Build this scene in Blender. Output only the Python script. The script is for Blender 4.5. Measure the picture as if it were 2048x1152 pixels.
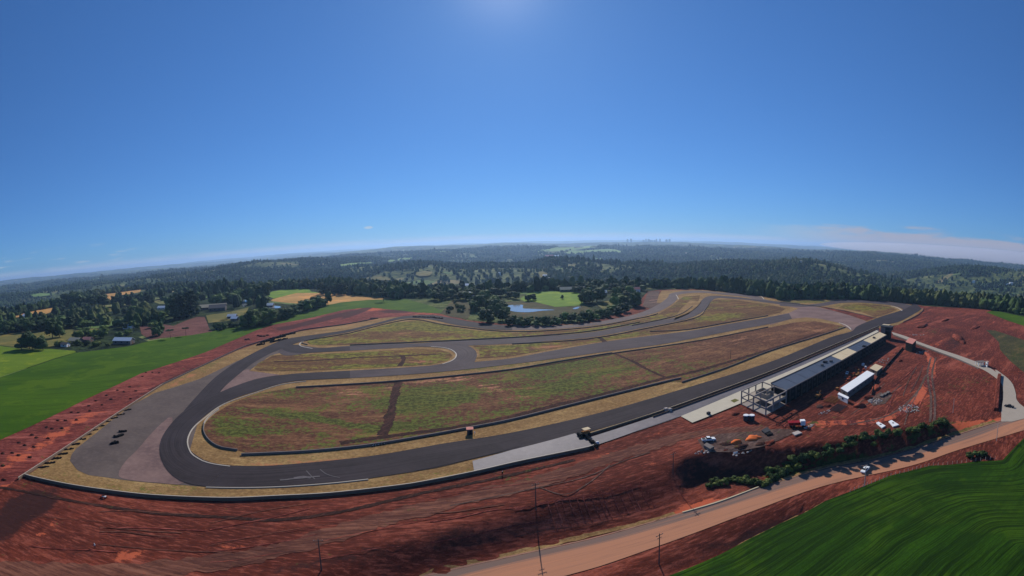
import bpy, bmesh, math, random
import numpy as np
from mathutils import Vector, Matrix
from mathutils.geometry import delaunay_2d_cdt
random.seed(7); rng = np.random.default_rng(11)
rad = math.radians
for o in list(bpy.data.objects): bpy.data.objects.remove(o)
sc = bpy.context.scene; col = sc.collection
# ---------------------------------------------------------------- camera
FP = 868.0; PITCH = rad(-6.19); ROLL = rad(-1.52); H = 80.0
cam = bpy.data.cameras.new('camera'); co = bpy.data.objects.new('camera', cam); col.objects.link(co)
cam.type = 'PANO'; sc.render.engine = 'CYCLES'
for tgt in (cam, getattr(cam, 'cycles', None)):
    try:
        tgt.panorama_type = 'EQUIRECTANGULAR'
        tgt.longitude_min = -1024/FP; tgt.longitude_max = 1024/FP
        tgt.latitude_min = -576/FP; tgt.latitude_max = 576/FP
    except Exception as e: print('pano', e)
cr_, sr_, cp_, sp_ = math.cos(ROLL), math.sin(ROLL), math.cos(PITCH), math.sin(PITCH)
# columns: camera right, forward, up in world
MR = np.array([[cr_, 0, -sr_], [-sr_*sp_, cp_, -cr_*sp_], [sr_*cp_, sp_, cr_*cp_]])
mw = Matrix(((MR[0,0], MR[0,2], -MR[0,1], 0), (MR[1,0], MR[1,2], -MR[1,1], 0), (MR[2,0], MR[2,2], -MR[2,1], H), (0,0,0,1)))
co.matrix_world = mw
cam.clip_start = 0.5; cam.clip_end = 90000
sc.camera = co
# ---------------------------------------------------------------- world and sun
SUN_EL = rad(33.5); SUN_AZ = 0.0
wd = bpy.data.worlds.new('World'); sc.world = wd; wd.use_nodes = True
wn = wd.node_tree.nodes; wl = wd.node_tree.links; wn.clear()
def WN(t, **k):
    n = wn.new(t)
    for a, b in k.items(): setattr(n, a, b)
    return n
sky = WN('ShaderNodeTexSky', sky_type='NISHITA', sun_disc=False, sun_elevation=SUN_EL, sun_rotation=SUN_AZ,
         altitude=900, air_density=1.0, dust_density=0.25, ozone_density=3.0)
bg = WN('ShaderNodeBackground'); bg.inputs[1].default_value = 0.088
outw = WN('ShaderNodeOutputWorld')
def wmath(op, a, b=None, clamp=False):
    n = WN('ShaderNodeMath', operation=op, use_clamp=clamp)
    for i, v in enumerate((a, b)):
        if v is None: continue
        if isinstance(v, (int, float)): n.inputs[i].default_value = v
        else: wl.new(v, n.inputs[i])
    return n.outputs[0]
tc = WN('ShaderNodeTexCoord'); sep = WN('ShaderNodeSeparateXYZ'); wl.new(tc.outputs['Generated'], sep.inputs[0])
X, Y, Z = sep.outputs
azi = wmath('ARCTAN2', X, Y)                      # radians, 0 = ahead
elv = wmath('ARCSINE', Z)
cmb = WN('ShaderNodeCombineXYZ'); wl.new(wmath('MULTIPLY', azi, 9.0), cmb.inputs[0]); wl.new(wmath('MULTIPLY', elv, 60.0), cmb.inputs[1])
nz = WN('ShaderNodeTexNoise'); nz.inputs['Scale'].default_value = 1.0; nz.inputs['Detail'].default_value = 6; nz.inputs['Roughness'].default_value = 0.6
wl.new(cmb.outputs[0], nz.inputs['Vector'])
def mapr(v, a, b, c=0., d=1., nodes=None):
    n = WN('ShaderNodeMapRange', interpolation_type='SMOOTHSTEP'); wl.new(v, n.inputs[0])
    for i, q in enumerate((a, b, c, d)): n.inputs[1+i].default_value = q
    return n.outputs[0]
# thin pale band low over the horizon, a taller bank towards the right
band = wmath('MULTIPLY', mapr(elv, 0.022, 0.004), mapr(nz.outputs[0], 0.3, 0.6, .3, .9))
right = mapr(azi, 0.5, 0.85)
bank = wmath('MULTIPLY', right, mapr(wmath('SUBTRACT', elv, wmath('MULTIPLY', nz.outputs[0], 0.075)), 0.014, -0.010))
dx = wmath('MULTIPLY', wmath('SUBTRACT', azi, -0.3237), 1/0.013); dy = wmath('MULTIPLY', wmath('SUBTRACT', elv, 0.0455), 1/0.0045)
puff = wmath('ADD', wmath('ADD', wmath('MULTIPLY', dx, dx), wmath('MULTIPLY', dy, dy)), wmath('MULTIPLY', nz.outputs[0], 1.2))
cmb2 = WN('ShaderNodeCombineXYZ'); wl.new(wmath('MULTIPLY', azi, 14.0), cmb2.inputs[0]); wl.new(wmath('MULTIPLY', elv, 110.0), cmb2.inputs[1])
nz2 = WN('ShaderNodeTexNoise'); nz2.inputs['Scale'].default_value = 1.0; nz2.inputs['Detail'].default_value = 4; wl.new(cmb2.outputs[0], nz2.inputs['Vector'])
wisps = wmath('MULTIPLY', wmath('MULTIPLY', mapr(nz2.outputs[0], 0.56, 0.72, 0, .45), mapr(elv, 0.075, 0.03)), mapr(azi, -0.75, -0.95))
fac = wmath('MAXIMUM', wmath('MAXIMUM', band, wmath('MULTIPLY', bank, .95)), wmath('MAXIMUM', wmath('MULTIPLY', mapr(puff, 1.6, .5), .8), wisps))
mixc = WN('ShaderNodeMix', data_type='RGBA'); wl.new(fac, mixc.inputs[0])
grade = WN('ShaderNodeMix', data_type='RGBA', blend_type='MULTIPLY'); grade.inputs[0].default_value = 1
gam = WN('ShaderNodeGamma'); gam.inputs[1].default_value = .7; wl.new(sky.outputs[0], gam.inputs[0])
wl.new(gam.outputs[0], grade.inputs[6]); grade.inputs[7].default_value = (0.49, 1.03, 1.86, 1)
wl.new(grade.outputs[2], mixc.inputs[6]); mixc.inputs[7].default_value = (6.2, 6.3, 6.9, 1)
cz = WN('ShaderNodeMix', data_type='RGBA'); wl.new(right, cz.inputs[0]); cz.inputs[6].default_value = (6.0, 6.7, 7.6, 1); cz.inputs[7].default_value = (4.7, 4.6, 5.5, 1)
wl.new(cz.outputs[2], mixc.inputs[7])
# brightening of the sky round the sun
vd = WN('ShaderNodeVectorMath', operation='DOT_PRODUCT'); wl.new(tc.outputs['Generated'], vd.inputs[0]); vd.inputs[1].default_value = (0, math.cos(SUN_EL), math.sin(SUN_EL))
dt = wmath('MAXIMUM', vd.outputs['Value'], 0.0)
glow = wmath('ADD', wmath('MULTIPLY', wmath('POWER', dt, 300.), 1.1), wmath('MULTIPLY', wmath('POWER', dt, 30.), .15))
ad = WN('ShaderNodeMix', data_type='RGBA', blend_type='ADD'); ad.inputs[0].default_value = 1; wl.new(mixc.outputs[2], ad.inputs[6])
gc_ = WN('ShaderNodeMix', data_type='RGBA', blend_type='MULTIPLY'); gc_.inputs[0].default_value = 1; gc_.inputs[6].default_value = (1.1, 1, .9, 1); wl.new(glow, gc_.inputs[7]); wl.new(gc_.outputs[2], ad.inputs[7])
wl.new(ad.outputs[2], bg.inputs[0]); wl.new(bg.outputs[0], outw.inputs[0])
sl = bpy.data.lights.new('sun', 'SUN'); sl.energy = 5.0; sl.angle = rad(0.5); sl.color = (1, .94, .86)
so = bpy.data.objects.new('sun', sl); col.objects.link(so)
so.rotation_euler = Vector((math.sin(SUN_AZ)*math.cos(SUN_EL), math.cos(SUN_AZ)*math.cos(SUN_EL), math.sin(SUN_EL))).to_track_quat('Z', 'Y').to_euler()
sc.view_settings.view_transform = 'Standard'; sc.view_settings.look = 'None'; sc.view_settings.exposure = 0; sc.view_settings.gamma = 1
sc.cycles.volume_bounces = 0; sc.cycles.max_bounces = 6

# ---------------------------------------------------------------- camera geometry helpers (photo coordinates <-> places on the land)
def rays(p):
    p = np.asarray(p, float).reshape(-1, 2)
    x = (p[:, 0]-1024)/FP; y = -(p[:, 1]-576)/FP
    d = np.c_[np.cos(y)*np.sin(x), np.cos(y)*np.cos(x), np.sin(y)]
    return d @ MR.T
def proj(w):
    w = np.asarray(w, float).reshape(-1, 3) - [0, 0, H]
    d = (w/np.linalg.norm(w, axis=1)[:, None]) @ MR
    return np.c_[1024+FP*np.arctan2(d[:, 0], d[:, 1]), 576-FP*np.arcsin(np.clip(d[:, 2], -1, 1))]
def Gz(p, z=0.):
    d = rays(p); dz = np.minimum(d[:, 2], -1e-4); t = (np.asarray(z)-H)/dz
    return np.c_[d[:, 0]*t, d[:, 1]*t]
def sstep(x): x = np.clip(x, 0, 1); return x*x*(3-2*x)
def sdist(q, L, closed=False):
    """signed distance of points q to polyline L, positive to its right"""
    L = np.asarray(L, float)
    if closed: L = np.vstack([L, L[:1]])
    best = np.full(len(q), 1e18); sg = np.ones(len(q))
    for a, b in zip(L[:-1], L[1:]):
        ab = b-a; l2 = ab@ab
        if l2 < 1e-9: continue
        t = np.clip(((q-a)@ab)/l2, 0, 1); c = a+t[:, None]*ab
        d = ((q-c)**2).sum(1)
        s = -np.sign(ab[0]*(q[:, 1]-a[1])-ab[1]*(q[:, 0]-a[0])); s[s == 0] = 1
        m = d < best; best[m] = d[m]; sg[m] = s[m]
    return np.sqrt(best)*sg
def inside(q, P):
    x, y = q[:, 0], q[:, 1]; r = np.zeros(len(q), bool); n = len(P)
    for i in range(n):
        x1, y1 = P[i]; x2, y2 = P[(i+1) % n]
        if y1 == y2: continue
        c = ((y1 > y) != (y2 > y)) & (x < (x2-x1)*(y-y1)/(y2-y1)+x1); r ^= c
    return r
# value noise (numpy)
_t = rng.random((256, 256))
def vnoise(x, y):
    xi = np.floor(x).astype(int); yi = np.floor(y).astype(int); fx = x-xi; fy = y-yi
    fx = fx*fx*(3-2*fx); fy = fy*fy*(3-2*fy)
    g = lambda a, b: _t[a % 256, b % 256]
    return (g(xi, yi)*(1-fx)+g(xi+1, yi)*fx)*(1-fy)+(g(xi, yi+1)*(1-fx)+g(xi+1, yi+1)*fx)*fy
def fbm(x, y, o=4):
    s = 0; a = .5
    for i in range(o): s = s+a*vnoise(x*2**i+i*17.3, y*2**i+i*9.1); a *= .5
    return s
# ---------------------------------------------------------------- the lie of the land
T1 = Gz([(300,1250),(500,1175),(700,1098),(900,1048),(1070,1000),(1250,950),(1330,925),(1400,904),(1500,896),(1600,896),(1700,884),(1800,866),(1900,842),(1990,826),(2080,806)])
F1 = Gz([(500,1330),(700,1222),(880,1150),(1070,1096),(1350,1026),(1550,960),(1750,906),(2000,848),(2100,826)], np.array([-5,-7,-7,-7,-7,-7,-6,-1,0.]))
ROAD_UP = [(600,1245),(760,1185),(866,1150),(1062,1106),(1200,1075),(1364,1028),(1517,978),(1648,939),(1761,917),(1911,872),(2006,842),(2110,812)]
ROAD_MID = [(760,1240),(900,1184),(997,1152),(1120,1122),(1248,1089),(1364,1057),(1517,1002),(1648,957),(1761,929),(1911,883),(2006,853),(2110,822)]
ROAD_LOW = [(880,1250),(1040,1180),(1150,1147),(1200,1133),(1287,1103),(1380,1070),(1489,1029),(1648,972),(1819,933),(1917,900),(2048,861),(2120,838)]
F2px = [(1050,1290),(1200,1215),(1340,1152),(1440,1110),(1500,1078),(1560,1048),(1650,1003),(1700,984),(1780,952),(1860,932),(1950,924),(2005,921),(2020,905),(2060,866),(2120,842)]
def Dbank(x): return 7*sstep((x+95)/70)*(1-sstep((x-140)/45))
def _zl(pts):  # road level
    z = np.full(len(pts), -7.)
    for _ in range(6): w = Gz(pts, z); z = -Dbank(w[:, 0])
    return w
RL = _zl(ROAD_LOW)
def _d2(pts):
    z = np.full(len(pts), -9.)
    for _ in range(20): w = Gz(pts, z); z = z*.5+.5*(-Dbank(w[:, 0])-2.2*(1-sstep((w[:, 0]-78)/26)))
    return w
F2 = _d2(F2px)
# plateau outline beyond which the land falls into the valley
PLAT = Gz([(-150,652),(0,641),(60,624),(130,612),(200,590),(290,578),(400,577),(480,590),(560,579),(640,577),(700,588),(800,598),(900,592),(1000,586),(1150,580),(1290,577),(1400,577),(1560,597),(1700,598),(1850,608),(1980,618),(2100,640),(2180,700)])
PLAT = np.vstack([PLAT, [[1500,-1500],[-1500,-1500]]])
# gaussian hills: photo x, photo y of the crest, distance, sideways and depth size
HILLS = [(1610,516,1750,330,420),(1500,522,1900,330,420),(1720,548,1500,260,300),(1975,532,2500,480,420),(2120,545,2300,300,400),(520,520,2900,420,300),(600,516,3300,420,380),(700,514,3600,500,400),(440,540,2500,300,260),
         (330,548,2700,420,300),(900,500,5200,900,700),(1180,497,5600,900,700),(1250,522,3300,600,500),(1420,500,4600,800,600),(1740,506,5000,700,600),
         (60,583,3900,700,500),(160,566,5000,800,600),(800,538,2100,420,300),(1010,528,2700,520,350),(1850,522,4200,700,600),(1380,538,2500,420,300),(980,545,1700,300,200),(1240,548,1800,350,220)]
HW = []
for px, py, D, sx, sy in HILLS:
    d = rays([(px, py)])[0]; n = math.hypot(d[0], d[1]); HW.append((d[0]/n, d[1]/n, D, H+d[2]/n*D, sx, sy))
def hland(x, y):
    q = np.c_[x, y]; r = np.hypot(x, y)
    sd = sdist(q, PLAT, True); ins = inside(q, PLAT); out = np.where(ins, 0, np.abs(sd))
    valley = -105*sstep(out/520)
    w = sstep((out-150)/900)
    n = (fbm(x/1500+3.1, y/1500+7.7, 5)-.48)*200*w*(1-.55*sstep((r-3500)/6000))
    ridg = (1-np.abs(fbm(x/700+31, y/700+5, 4)*2-.95))*70*w*(1-sstep((r-5000)/4000))-34*w
    base = valley+n+ridg
    up = sstep((r-2500)/6500)*105
    far = sstep((r-5500)/5000)*(-14+(fbm(x/3600, y/3600+2.5, 5)-.47)*330)
    base = base+up+far
    out_h = base
    for ux, uy, D, top, sx, sy in HW:
        a = x*ux+y*uy-D; b = x*uy-y*ux
        wob = 1+(fbm(x/330+D*.01, y/330, 3)-.44)*1.5; g = np.exp(-((a/sy)**2+(b/sx)**2)*wob)*(a > -D*.9)
        out_h = out_h*(1-g)+np.maximum(top-14, out_h-5)*g if top > -1e3 else out_h
    return np.where(ins, 0, out_h)
def hsite(x, y):
    q = np.c_[x, y]
    d1 = sdist(q, T1); d2 = sdist(q, F1)
    t = np.clip(d1/np.maximum(d1-d2, 1e-3), 0, 1); t = np.where(d1 <= 0, 0, np.where(d2 >= 0, 1, t))
    k = sstep((x-48)/12)*(1-sstep((x-150)/20))
    prof = sstep(t*(1+k*2.2))
    z = -Dbank(x)*prof
    e1 = sdist(q, RL)-1.5; e2 = sdist(q, F2)+.5
    u = np.clip(e1/np.maximum(e1-e2, 1e-3), 0, 1); u = np.where(e1 <= 0, 0, np.where(e2 >= 0, 1, u))
    z2 = -2.2*sstep((u-.35)/.65)*(1-sstep((x-78)/26))
    near = (np.abs(x) < 420) & (y < 210)
    return np.where(near, z+z2, 0)
def h(x, y):
    x = np.asarray(x, float); y = np.asarray(y, float)
    o = np.zeros(x.shape); f = np.hypot(x, y) > 300; n = (np.abs(x) < 425) & (y < 215)
    if n.any(): o[n] = hsite(x[n], y[n])
    f &= o == 0
    if f.any(): o[f] = hland(x[f], y[f])
    return o
def G(p, z=None):
    """photo points to ground points (x, y, z)"""
    p = np.asarray(p, float).reshape(-1, 2)
    zz = np.zeros(len(p))
    for _ in range(13):
        w = Gz(p, zz); zn = h(w[:, 0], w[:, 1]); zz = zz*.5+zn*.5
    w = Gz(p, zz)
    return np.c_[w, zz]
def Gfar(p, r0=850, r1=16000):
    """march out to the far hills"""
    p = np.asarray(p, float).reshape(-1, 2); d = rays(p); n = np.hypot(d[:, 0], d[:, 1])
    rr = np.geomspace(r0, r1, 500); res = np.zeros((len(p), 3))
    for i in range(len(p)):
        x = d[i, 0]/n[i]*rr; y = d[i, 1]/n[i]*rr; z = H+d[i, 2]/n[i]*rr; g = hland(x, y)
        k = np.argmax(z < g) if (z < g).any() else 499
        res[i] = x[k], y[k], g[k]
    return res
def crom(p, n=5, closed=False):
    p = np.asarray(p, float); N = len(p); out = []
    for i in range(N if closed else N-1):
        a, b, c, d = (p[(i+j) % N] if closed else p[min(max(i+j, 0), N-1)] for j in (-1, 0, 1, 2))
        for k in range(n):
            t = k/n; out.append(.5*((2*b)+(-a+c)*t+(2*a-5*b+4*c-d)*t*t+(-a+3*b-3*c+d)*t**3))
    if not closed: out.append(p[-1])
    return np.array(out)
# ---------------------------------------------------------------- object helpers
def tag(o, label=None, cat=None, group=None, kind=None):
    if label: o['label'] = label
    if cat: o['category'] = cat
    if group: o['group'] = group
    if kind: o['kind'] = kind
    return o
def mesh_obj(name, V, Fc, mat=None, parent=None, smooth=False):
    me = bpy.data.meshes.new(name); me.from_pydata([tuple(map(float, v)) for v in V], [], [tuple(map(int, f)) for f in Fc]); me.update()
    if smooth: me.polygons.foreach_set('use_smooth', [True]*len(me.polygons))
    o = bpy.data.objects.new(name, me); col.objects.link(o)
    if mat: me.materials.append(mat)
    if parent: o.parent = parent
    return o
def fast_mesh(name, V, T, mat=None, smooth=False, k=3):
    me = bpy.data.meshes.new(name); V = np.asarray(V, np.float32); T = np.asarray(T, np.int32)
    me.vertices.add(len(V)); me.vertices.foreach_set('co', V.ravel())
    me.loops.add(T.size); me.loops.foreach_set('vertex_index', T.ravel())
    me.polygons.add(len(T)); me.polygons.foreach_set('loop_start', np.arange(0, T.size, k, dtype=np.int32))
    me.polygons.foreach_set('loop_total', np.full(len(T), k, np.int32))
    me.polygons.foreach_set('use_smooth', np.full(len(T), smooth)); me.update(calc_edges=True)
    if mat: me.materials.append(mat)
    return me
def empty(name, loc, rz=0):
    o = bpy.data.objects.new(name, None); col.objects.link(o); o.location = loc; o.rotation_euler = (0, 0, rz); return o
class MB:
    def __init__(s): s.V = []; s.F = []
    def add(s, V, F):
        b = len(s.V); s.V += [tuple(map(float, v)) for v in V]; s.F += [tuple(int(i)+b for i in f) for f in F]; return s
    def box(s, c, d, rz=0, tilt=0):
        x, y, z = (q/2 for q in d); V = []
        for i in (-1, 1):
            for j in (-1, 1):
                for k in (-1, 1):
                    p = Vector((i*x, j*y, k*z))
                    if tilt: p = Matrix.Rotation(tilt, 3, 'Y') @ p
                    if rz: p = Matrix.Rotation(rz, 3, 'Z') @ p
                    V.append((p.x+c[0], p.y+c[1], p.z+c[2]))
        return s.add(V, [(0,1,3,2),(4,6,7,5),(0,4,5,1),(2,3,7,6),(0,2,6,4),(1,5,7,3)])
    def prism(s, P, z0, z1):
        n = len(P); A = sum(P[i][0]*P[(i+1) % n][1]-P[(i+1) % n][0]*P[i][1] for i in range(n))
        if A < 0: P = list(P)[::-1]
        z0 = [z0]*n if not hasattr(z0, '__len__') else z0
        return s.add([(p[0], p[1], a) for p, a in zip(P, z0)]+[(p[0], p[1], z1) for p in P],
                     [tuple(range(n))[::-1], tuple(range(n, 2*n))]+[(i, (i+1) % n, n+(i+1) % n, n+i) for i in range(n)])
    def tube(s, a, b, r0, r1=None, n=8):
        a = Vector(a); b = Vector(b); r1 = r0 if r1 is None else r1; d = (b-a).normalized()
        u = d.orthogonal().normalized(); v = d.cross(u); V = []
        for p, r in ((a, r0), (b, r1)):
            for i in range(n): t = 2*math.pi*i/n; V.append(p+(u*math.cos(t)+v*math.sin(t))*r)
        return s.add(V, [(i, (i+1) % n, n+(i+1) % n, n+i) for i in range(n)]+[tuple(range(n))[::-1], tuple(range(n, 2*n))])
    def tyre(s, c, R=.55, r=.17, tilt=0, rz=0, n=10, m=5):
        M = Matrix.Rotation(rz, 3, 'Z') @ Matrix.Rotation(tilt, 3, 'X'); V = []; F_ = []
        for i in range(n):
            a = 2*math.pi*i/n
            for j in range(m):
                b = 2*math.pi*j/m; p = M @ Vector(((R+r*math.cos(b))*math.cos(a), (R+r*math.cos(b))*math.sin(a), r*math.sin(b)*.9)); V.append(p+Vector(c))
                F_.append((i*m+j, ((i+1) % n)*m+j, ((i+1) % n)*m+(j+1) % m, i*m+(j+1) % m))
        return s.add(V, F_)
    def sph(s, c, r, sc_=(1,1,1), n=10, m=7):
        V = [(c[0], c[1], c[2]-r*sc_[2])]; 
        for j in range(1, m):
            t = math.pi*j/m
            for i in range(n): a = 2*math.pi*i/n; V.append((c[0]+r*sc_[0]*math.sin(t)*math.cos(a), c[1]+r*sc_[1]*math.sin(t)*math.sin(a), c[2]-r*sc_[2]*math.cos(t)))
        V.append((c[0], c[1], c[2]+r*sc_[2])); e = len(V)-1; F_ = [(0, 1+(i+1) % n, 1+i) for i in range(n)]
        for j in range(m-2):
            F_ += [(1+j*n+i, 1+j*n+(i+1) % n, 1+(j+1)*n+(i+1) % n, 1+(j+1)*n+i) for i in range(n)]
        F_ += [(1+(m-2)*n+i, 1+(m-2)*n+(i+1) % n, e) for i in range(n)]
        return s.add(V, F_)
    def build(s, name, mat, parent=None, smooth=False): return mesh_obj(name, s.V, s.F, mat, parent, smooth)
# ---------------------------------------------------------------- materials
def lin(c, k=1.0):
    return tuple((((v/255)/12.92 if v/255 <= .04045 else ((v/255+.055)/1.055)**2.4))/k for v in c)+(1,)
class N:
    def __init__(s, name, rough=.9):
        s.m = bpy.data.materials.new(name); s.m.use_nodes = True; s.t = s.m.node_tree; s.b = s.t.nodes['Principled BSDF']; s.b.inputs['Roughness'].default_value = rough
        s.b.inputs['Specular IOR Level'].default_value = .06; s.geo = s.t.nodes.new('ShaderNodeNewGeometry')
    def n(s, t, **k):
        q = s.t.nodes.new(t)
        for a, b in k.items(): setattr(q, a, b)
        return q
    def setin(s, i, v):
        if hasattr(v, 'is_linked') or hasattr(v, 'links'): s.t.links.new(v, i)
        else: i.default_value = v
    def noise(s, scale, detail=4, rough=.55, vec=None, sx=1, sy=1, rot=0, dist=0):
        q = s.n('ShaderNodeTexNoise'); q.inputs['Scale'].default_value = 1; q.inputs['Detail'].default_value = detail; q.inputs['Roughness'].default_value = rough; q.inputs['Distortion'].default_value = dist
        mp = s.n('ShaderNodeMapping'); mp.vector_type = 'TEXTURE'; mp.inputs['Scale'].default_value = (sx/scale, sy/scale, 1/scale); mp.inputs['Rotation'].default_value = (0, 0, rot)
        s.t.links.new(vec if vec else s.geo.outputs['Position'], mp.inputs[0]); s.t.links.new(mp.outputs[0], q.inputs['Vector']); return q.outputs[0]
    def math(s, op, a, b=0., clamp=False):
        q = s.n('ShaderNodeMath', operation=op, use_clamp=clamp); s.setin(q.inputs[0], a); s.setin(q.inputs[1], b); return q.outputs[0]
    def mr(s, v, a, b, c=0., d=1.):
        q = s.n('ShaderNodeMapRange', interpolation_type='SMOOTHSTEP'); s.setin(q.inputs[0], v)
        for i, k in enumerate((a, b, c, d)): s.setin(q.inputs[1+i], k)
        return q.outputs[0]
    def mix(s, f, a, b, bt='MIX'):
        q = s.n('ShaderNodeMix', data_type='RGBA', blend_type=bt); s.setin(q.inputs[0], f); s.setin(q.inputs[6], a); s.setin(q.inputs[7], b); return q.outputs[2]
    def attr(s, name):
        q = s.n('ShaderNodeAttribute', attribute_name=name); return q
    def bump(s, hgt, dist, strength=1.):
        q = s.n('ShaderNodeBump'); q.inputs['Distance'].default_value = dist; q.inputs['Strength'].default_value = strength; s.setin(q.inputs['Height'], hgt); s.t.links.new(q.outputs[0], s.b.inputs['Normal'])
    def color(s, c): s.setin(s.b.inputs['Base Color'], c); return s.m
def plain(name, c, rough=.8, var=.25, scale=.8, metal=0, k=1.0):
    m = N(name, rough); m.b.inputs['Metallic'].default_value = metal
    n = m.noise(scale, 3); c = lin(c, k); d = tuple(v*(1-var) for v in c[:3])+(1,)
    return m.color(m.mix(n, d, c))
def soil(name, base, dark, light, green=(70,82,36), orange=(184,92,62), black=(52,32,30), rot=0., stretch=5., fine=.35, gscale=.12, bump=.25, pale=None, gth=.5):
    """earth with plant cover (w.r), exposed bright soil (w.g) and dark soil and painted shade (w.b)"""
    m = N(name, .95); w = m.attr('w'); sp = m.n('ShaderNodeSeparateColor'); m.t.links.new(w.outputs['Color'], sp.inputs[0]); r, g, b = sp.outputs
    big = m.noise(.018, 6, .65); st = m.noise(.09, 7, .72, sx=stretch, sy=1, rot=rot, dist=.6); fn = m.noise(fine, 6, .75); tuft = m.noise(gscale*4, 5, .75); st2 = m.noise(.45, 5, .7, sx=stretch*.8, sy=1, rot=rot+.12)
    mid = m.noise(gscale, 6, .7)
    c = m.mix(m.mr(m.math('ADD', m.math('MULTIPLY', big, .5), m.math('MULTIPLY', st, .5)), .42, .6), lin(dark), lin(base))
    c = m.mix(m.mr(st, .54, .66, 0, .75), c, lin(light)); c = m.mix(m.mr(st2, .52, .7, 0, .55), c, lin(light)); c = m.mix(m.mr(st2, .5, .36, 0, .6), c, lin(dark))
    c = m.mix(m.mr(fn, .5, .68, 0, .5), c, lin(tuple(v*.72 for v in dark))); c = m.mix(m.mr(big, .56, .66, 0, .35), c, lin(light))
    f2 = m.noise(1.1, 4, .7, sx=stretch*.5, sy=1, rot=rot); c = m.mix(m.mr(f2, .52, .62, 0, .5), c, lin(tuple(v*.7 for v in dark))); c = m.mix(m.mr(f2, .48, .38, 0, .45), c, lin(light)); sp3 = m.noise(.07, 6, .8); c = m.mix(m.mr(sp3, .53, .6, 0, .4), c, lin(tuple(v*.85 for v in dark)))
    jit = m.math('ADD', m.math('ADD', m.math('MULTIPLY', m.math('SUBTRACT', m.noise(.022, 5, .6, sx=2.5, rot=rot), .48), 2.2), m.math('MULTIPLY', m.math('SUBTRACT', mid, .5), 2.2)), m.math('MULTIPLY', m.math('SUBTRACT', tuft, .5), 1.7))
    jit2 = m.math('ADD', m.math('MULTIPLY', m.math('SUBTRACT', st, .5), 2.6), m.math('MULTIPLY', m.math('SUBTRACT', fn, .5), 1.6))
    c = m.mix(m.mr(m.math('ADD', g, jit2), .42, .66, 0, .85), c, lin(orange))
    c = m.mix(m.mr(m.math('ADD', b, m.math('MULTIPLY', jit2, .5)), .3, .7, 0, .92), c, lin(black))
    gc = m.mix(m.mr(tuft, .42, .6), lin(tuple(v*.6 for v in green)), lin(green)); gc = m.mix(m.mr(st, .5, .62, 0, .5), gc, lin((green[0]*1.25, green[1]*1.05, green[2])))
    c = m.mix(m.mr(m.math('ADD', r, jit), gth, gth+.3, 0, .9), c, gc)
    m.bump(m.math('ADD', m.math('MULTIPLY', fn, .5), m.math('MULTIPLY', tuft, .4)), bump*1.6)
    return m.color(c)
M = {}
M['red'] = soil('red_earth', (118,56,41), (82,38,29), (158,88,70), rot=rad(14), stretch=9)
M['redL'] = soil('red_earth_strip', (126,60,50), (92,42,37), (170,98,84), rot=rad(52), stretch=8, black=(66,38,38))
M['inA'] = soil('infield_soil', (112,74,52), (80,50,38), (142,106,72), gth=.24, green=(92,100,42), orange=(176,120,92), black=(62,38,34), rot=rad(15), gscale=.11)
M['inG'] = soil('infield_grass', (114,78,52), (86,58,40), (126,110,56), gth=.2, green=(122,118,48), orange=(160,104,78), black=(62,40,34), rot=rad(8), gscale=.05)
M['verge'] = soil('dry_verge', (148,118,76), (126,96,60), (168,138,90), gth=.4, green=(104,104,48), orange=(164,108,74), black=(88,66,44), rot=rad(20), stretch=3, gscale=.2, bump=.1)
M['brown'] = soil('ploughed_soil', (112,72,66), (92,60,54), (128,88,78), rot=rad(60))
M['scrub'] = soil('scrub', (76,74,44), (58,58,38), (104,88,54), green=(52,68,32), gscale=.08, bump=.5)
def grassy(name, a, b, c=None, rot=0, st=6., sc_=.05, bump=.12, rows=None):
    m = N(name, .95); n = m.noise(sc_, 5, .6, sx=st, rot=rot); f = m.noise(1.2, 3, .7); big = m.noise(.012, 3)
    col_ = m.mix(m.mr(n, .3, .7), lin(a), lin(b)); col_ = m.mix(m.mr(big, .4, .62, 0, .55), col_, lin(c or b)); col_ = m.mix(m.mr(f, .35, .7, 0, .35), col_, lin(tuple(v*.7 for v in a)))
    fs = m.noise(.35, 5, .7, sx=st*3, rot=rot+.1); col_ = m.mix(m.mr(fs, .46, .62, 0, .45), col_, lin(tuple(v*.72 for v in a))); col_ = m.mix(m.mr(m.noise(.03, 4, .7), .5, .6, 0, .5), col_, lin((b[0]*1.2, b[1]*1.08, b[2])))
    if rows:
        w = m.attr('w'); sp = m.n('ShaderNodeSeparateColor'); m.t.links.new(w.outputs['Color'], sp.inputs[0]); d = sp.outputs[0]
        cb = m.n('ShaderNodeCombineXYZ'); m.t.links.new(m.math('ADD', d, m.math('MULTIPLY', m.noise(.02, 3), 4.)), cb.inputs[0]); m.t.links.new(m.math('MULTIPLY', sp.outputs[1], .02), cb.inputs[1])
        r1 = m.noise(.45, 5, .7, vec=cb.outputs[0]); r2 = m.noise(1.7, 5, .65, vec=cb.outputs[0])
        rr = m.math('ADD', m.math('MULTIPLY', r1, .42), m.math('MULTIPLY', r2, .58))
        col_ = m.mix(m.mr(rr, .42, .56), lin(tuple(v*.66 for v in a)), col_); m.bump(m.math('ADD', rr, m.math('MULTIPLY', f, .3)), .35)
    else: m.bump(f, bump)
    return m.color(col_)
M['field'] = grassy('crop_green', (52,82,10), (66,94,12), (72,100,14), rot=rad(50))
M['field2'] = grassy('pasture', (88,114,28), (106,126,34), rot=rad(40))
M['fieldR'] = grassy('crop_rows', (32,62,8), (52,82,12), (42,76,12), rows=True)
M['lime'] = grassy('lime_pasture', (92,122,40), (112,140,48))
M['gold'] = grassy('ripe_field', (160,124,70), (186,144,84), (196,150,88), rot=rad(30), st=4)
M['palegreen'] = grassy('far_green', (104,132,72), (120,146,78))
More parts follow.
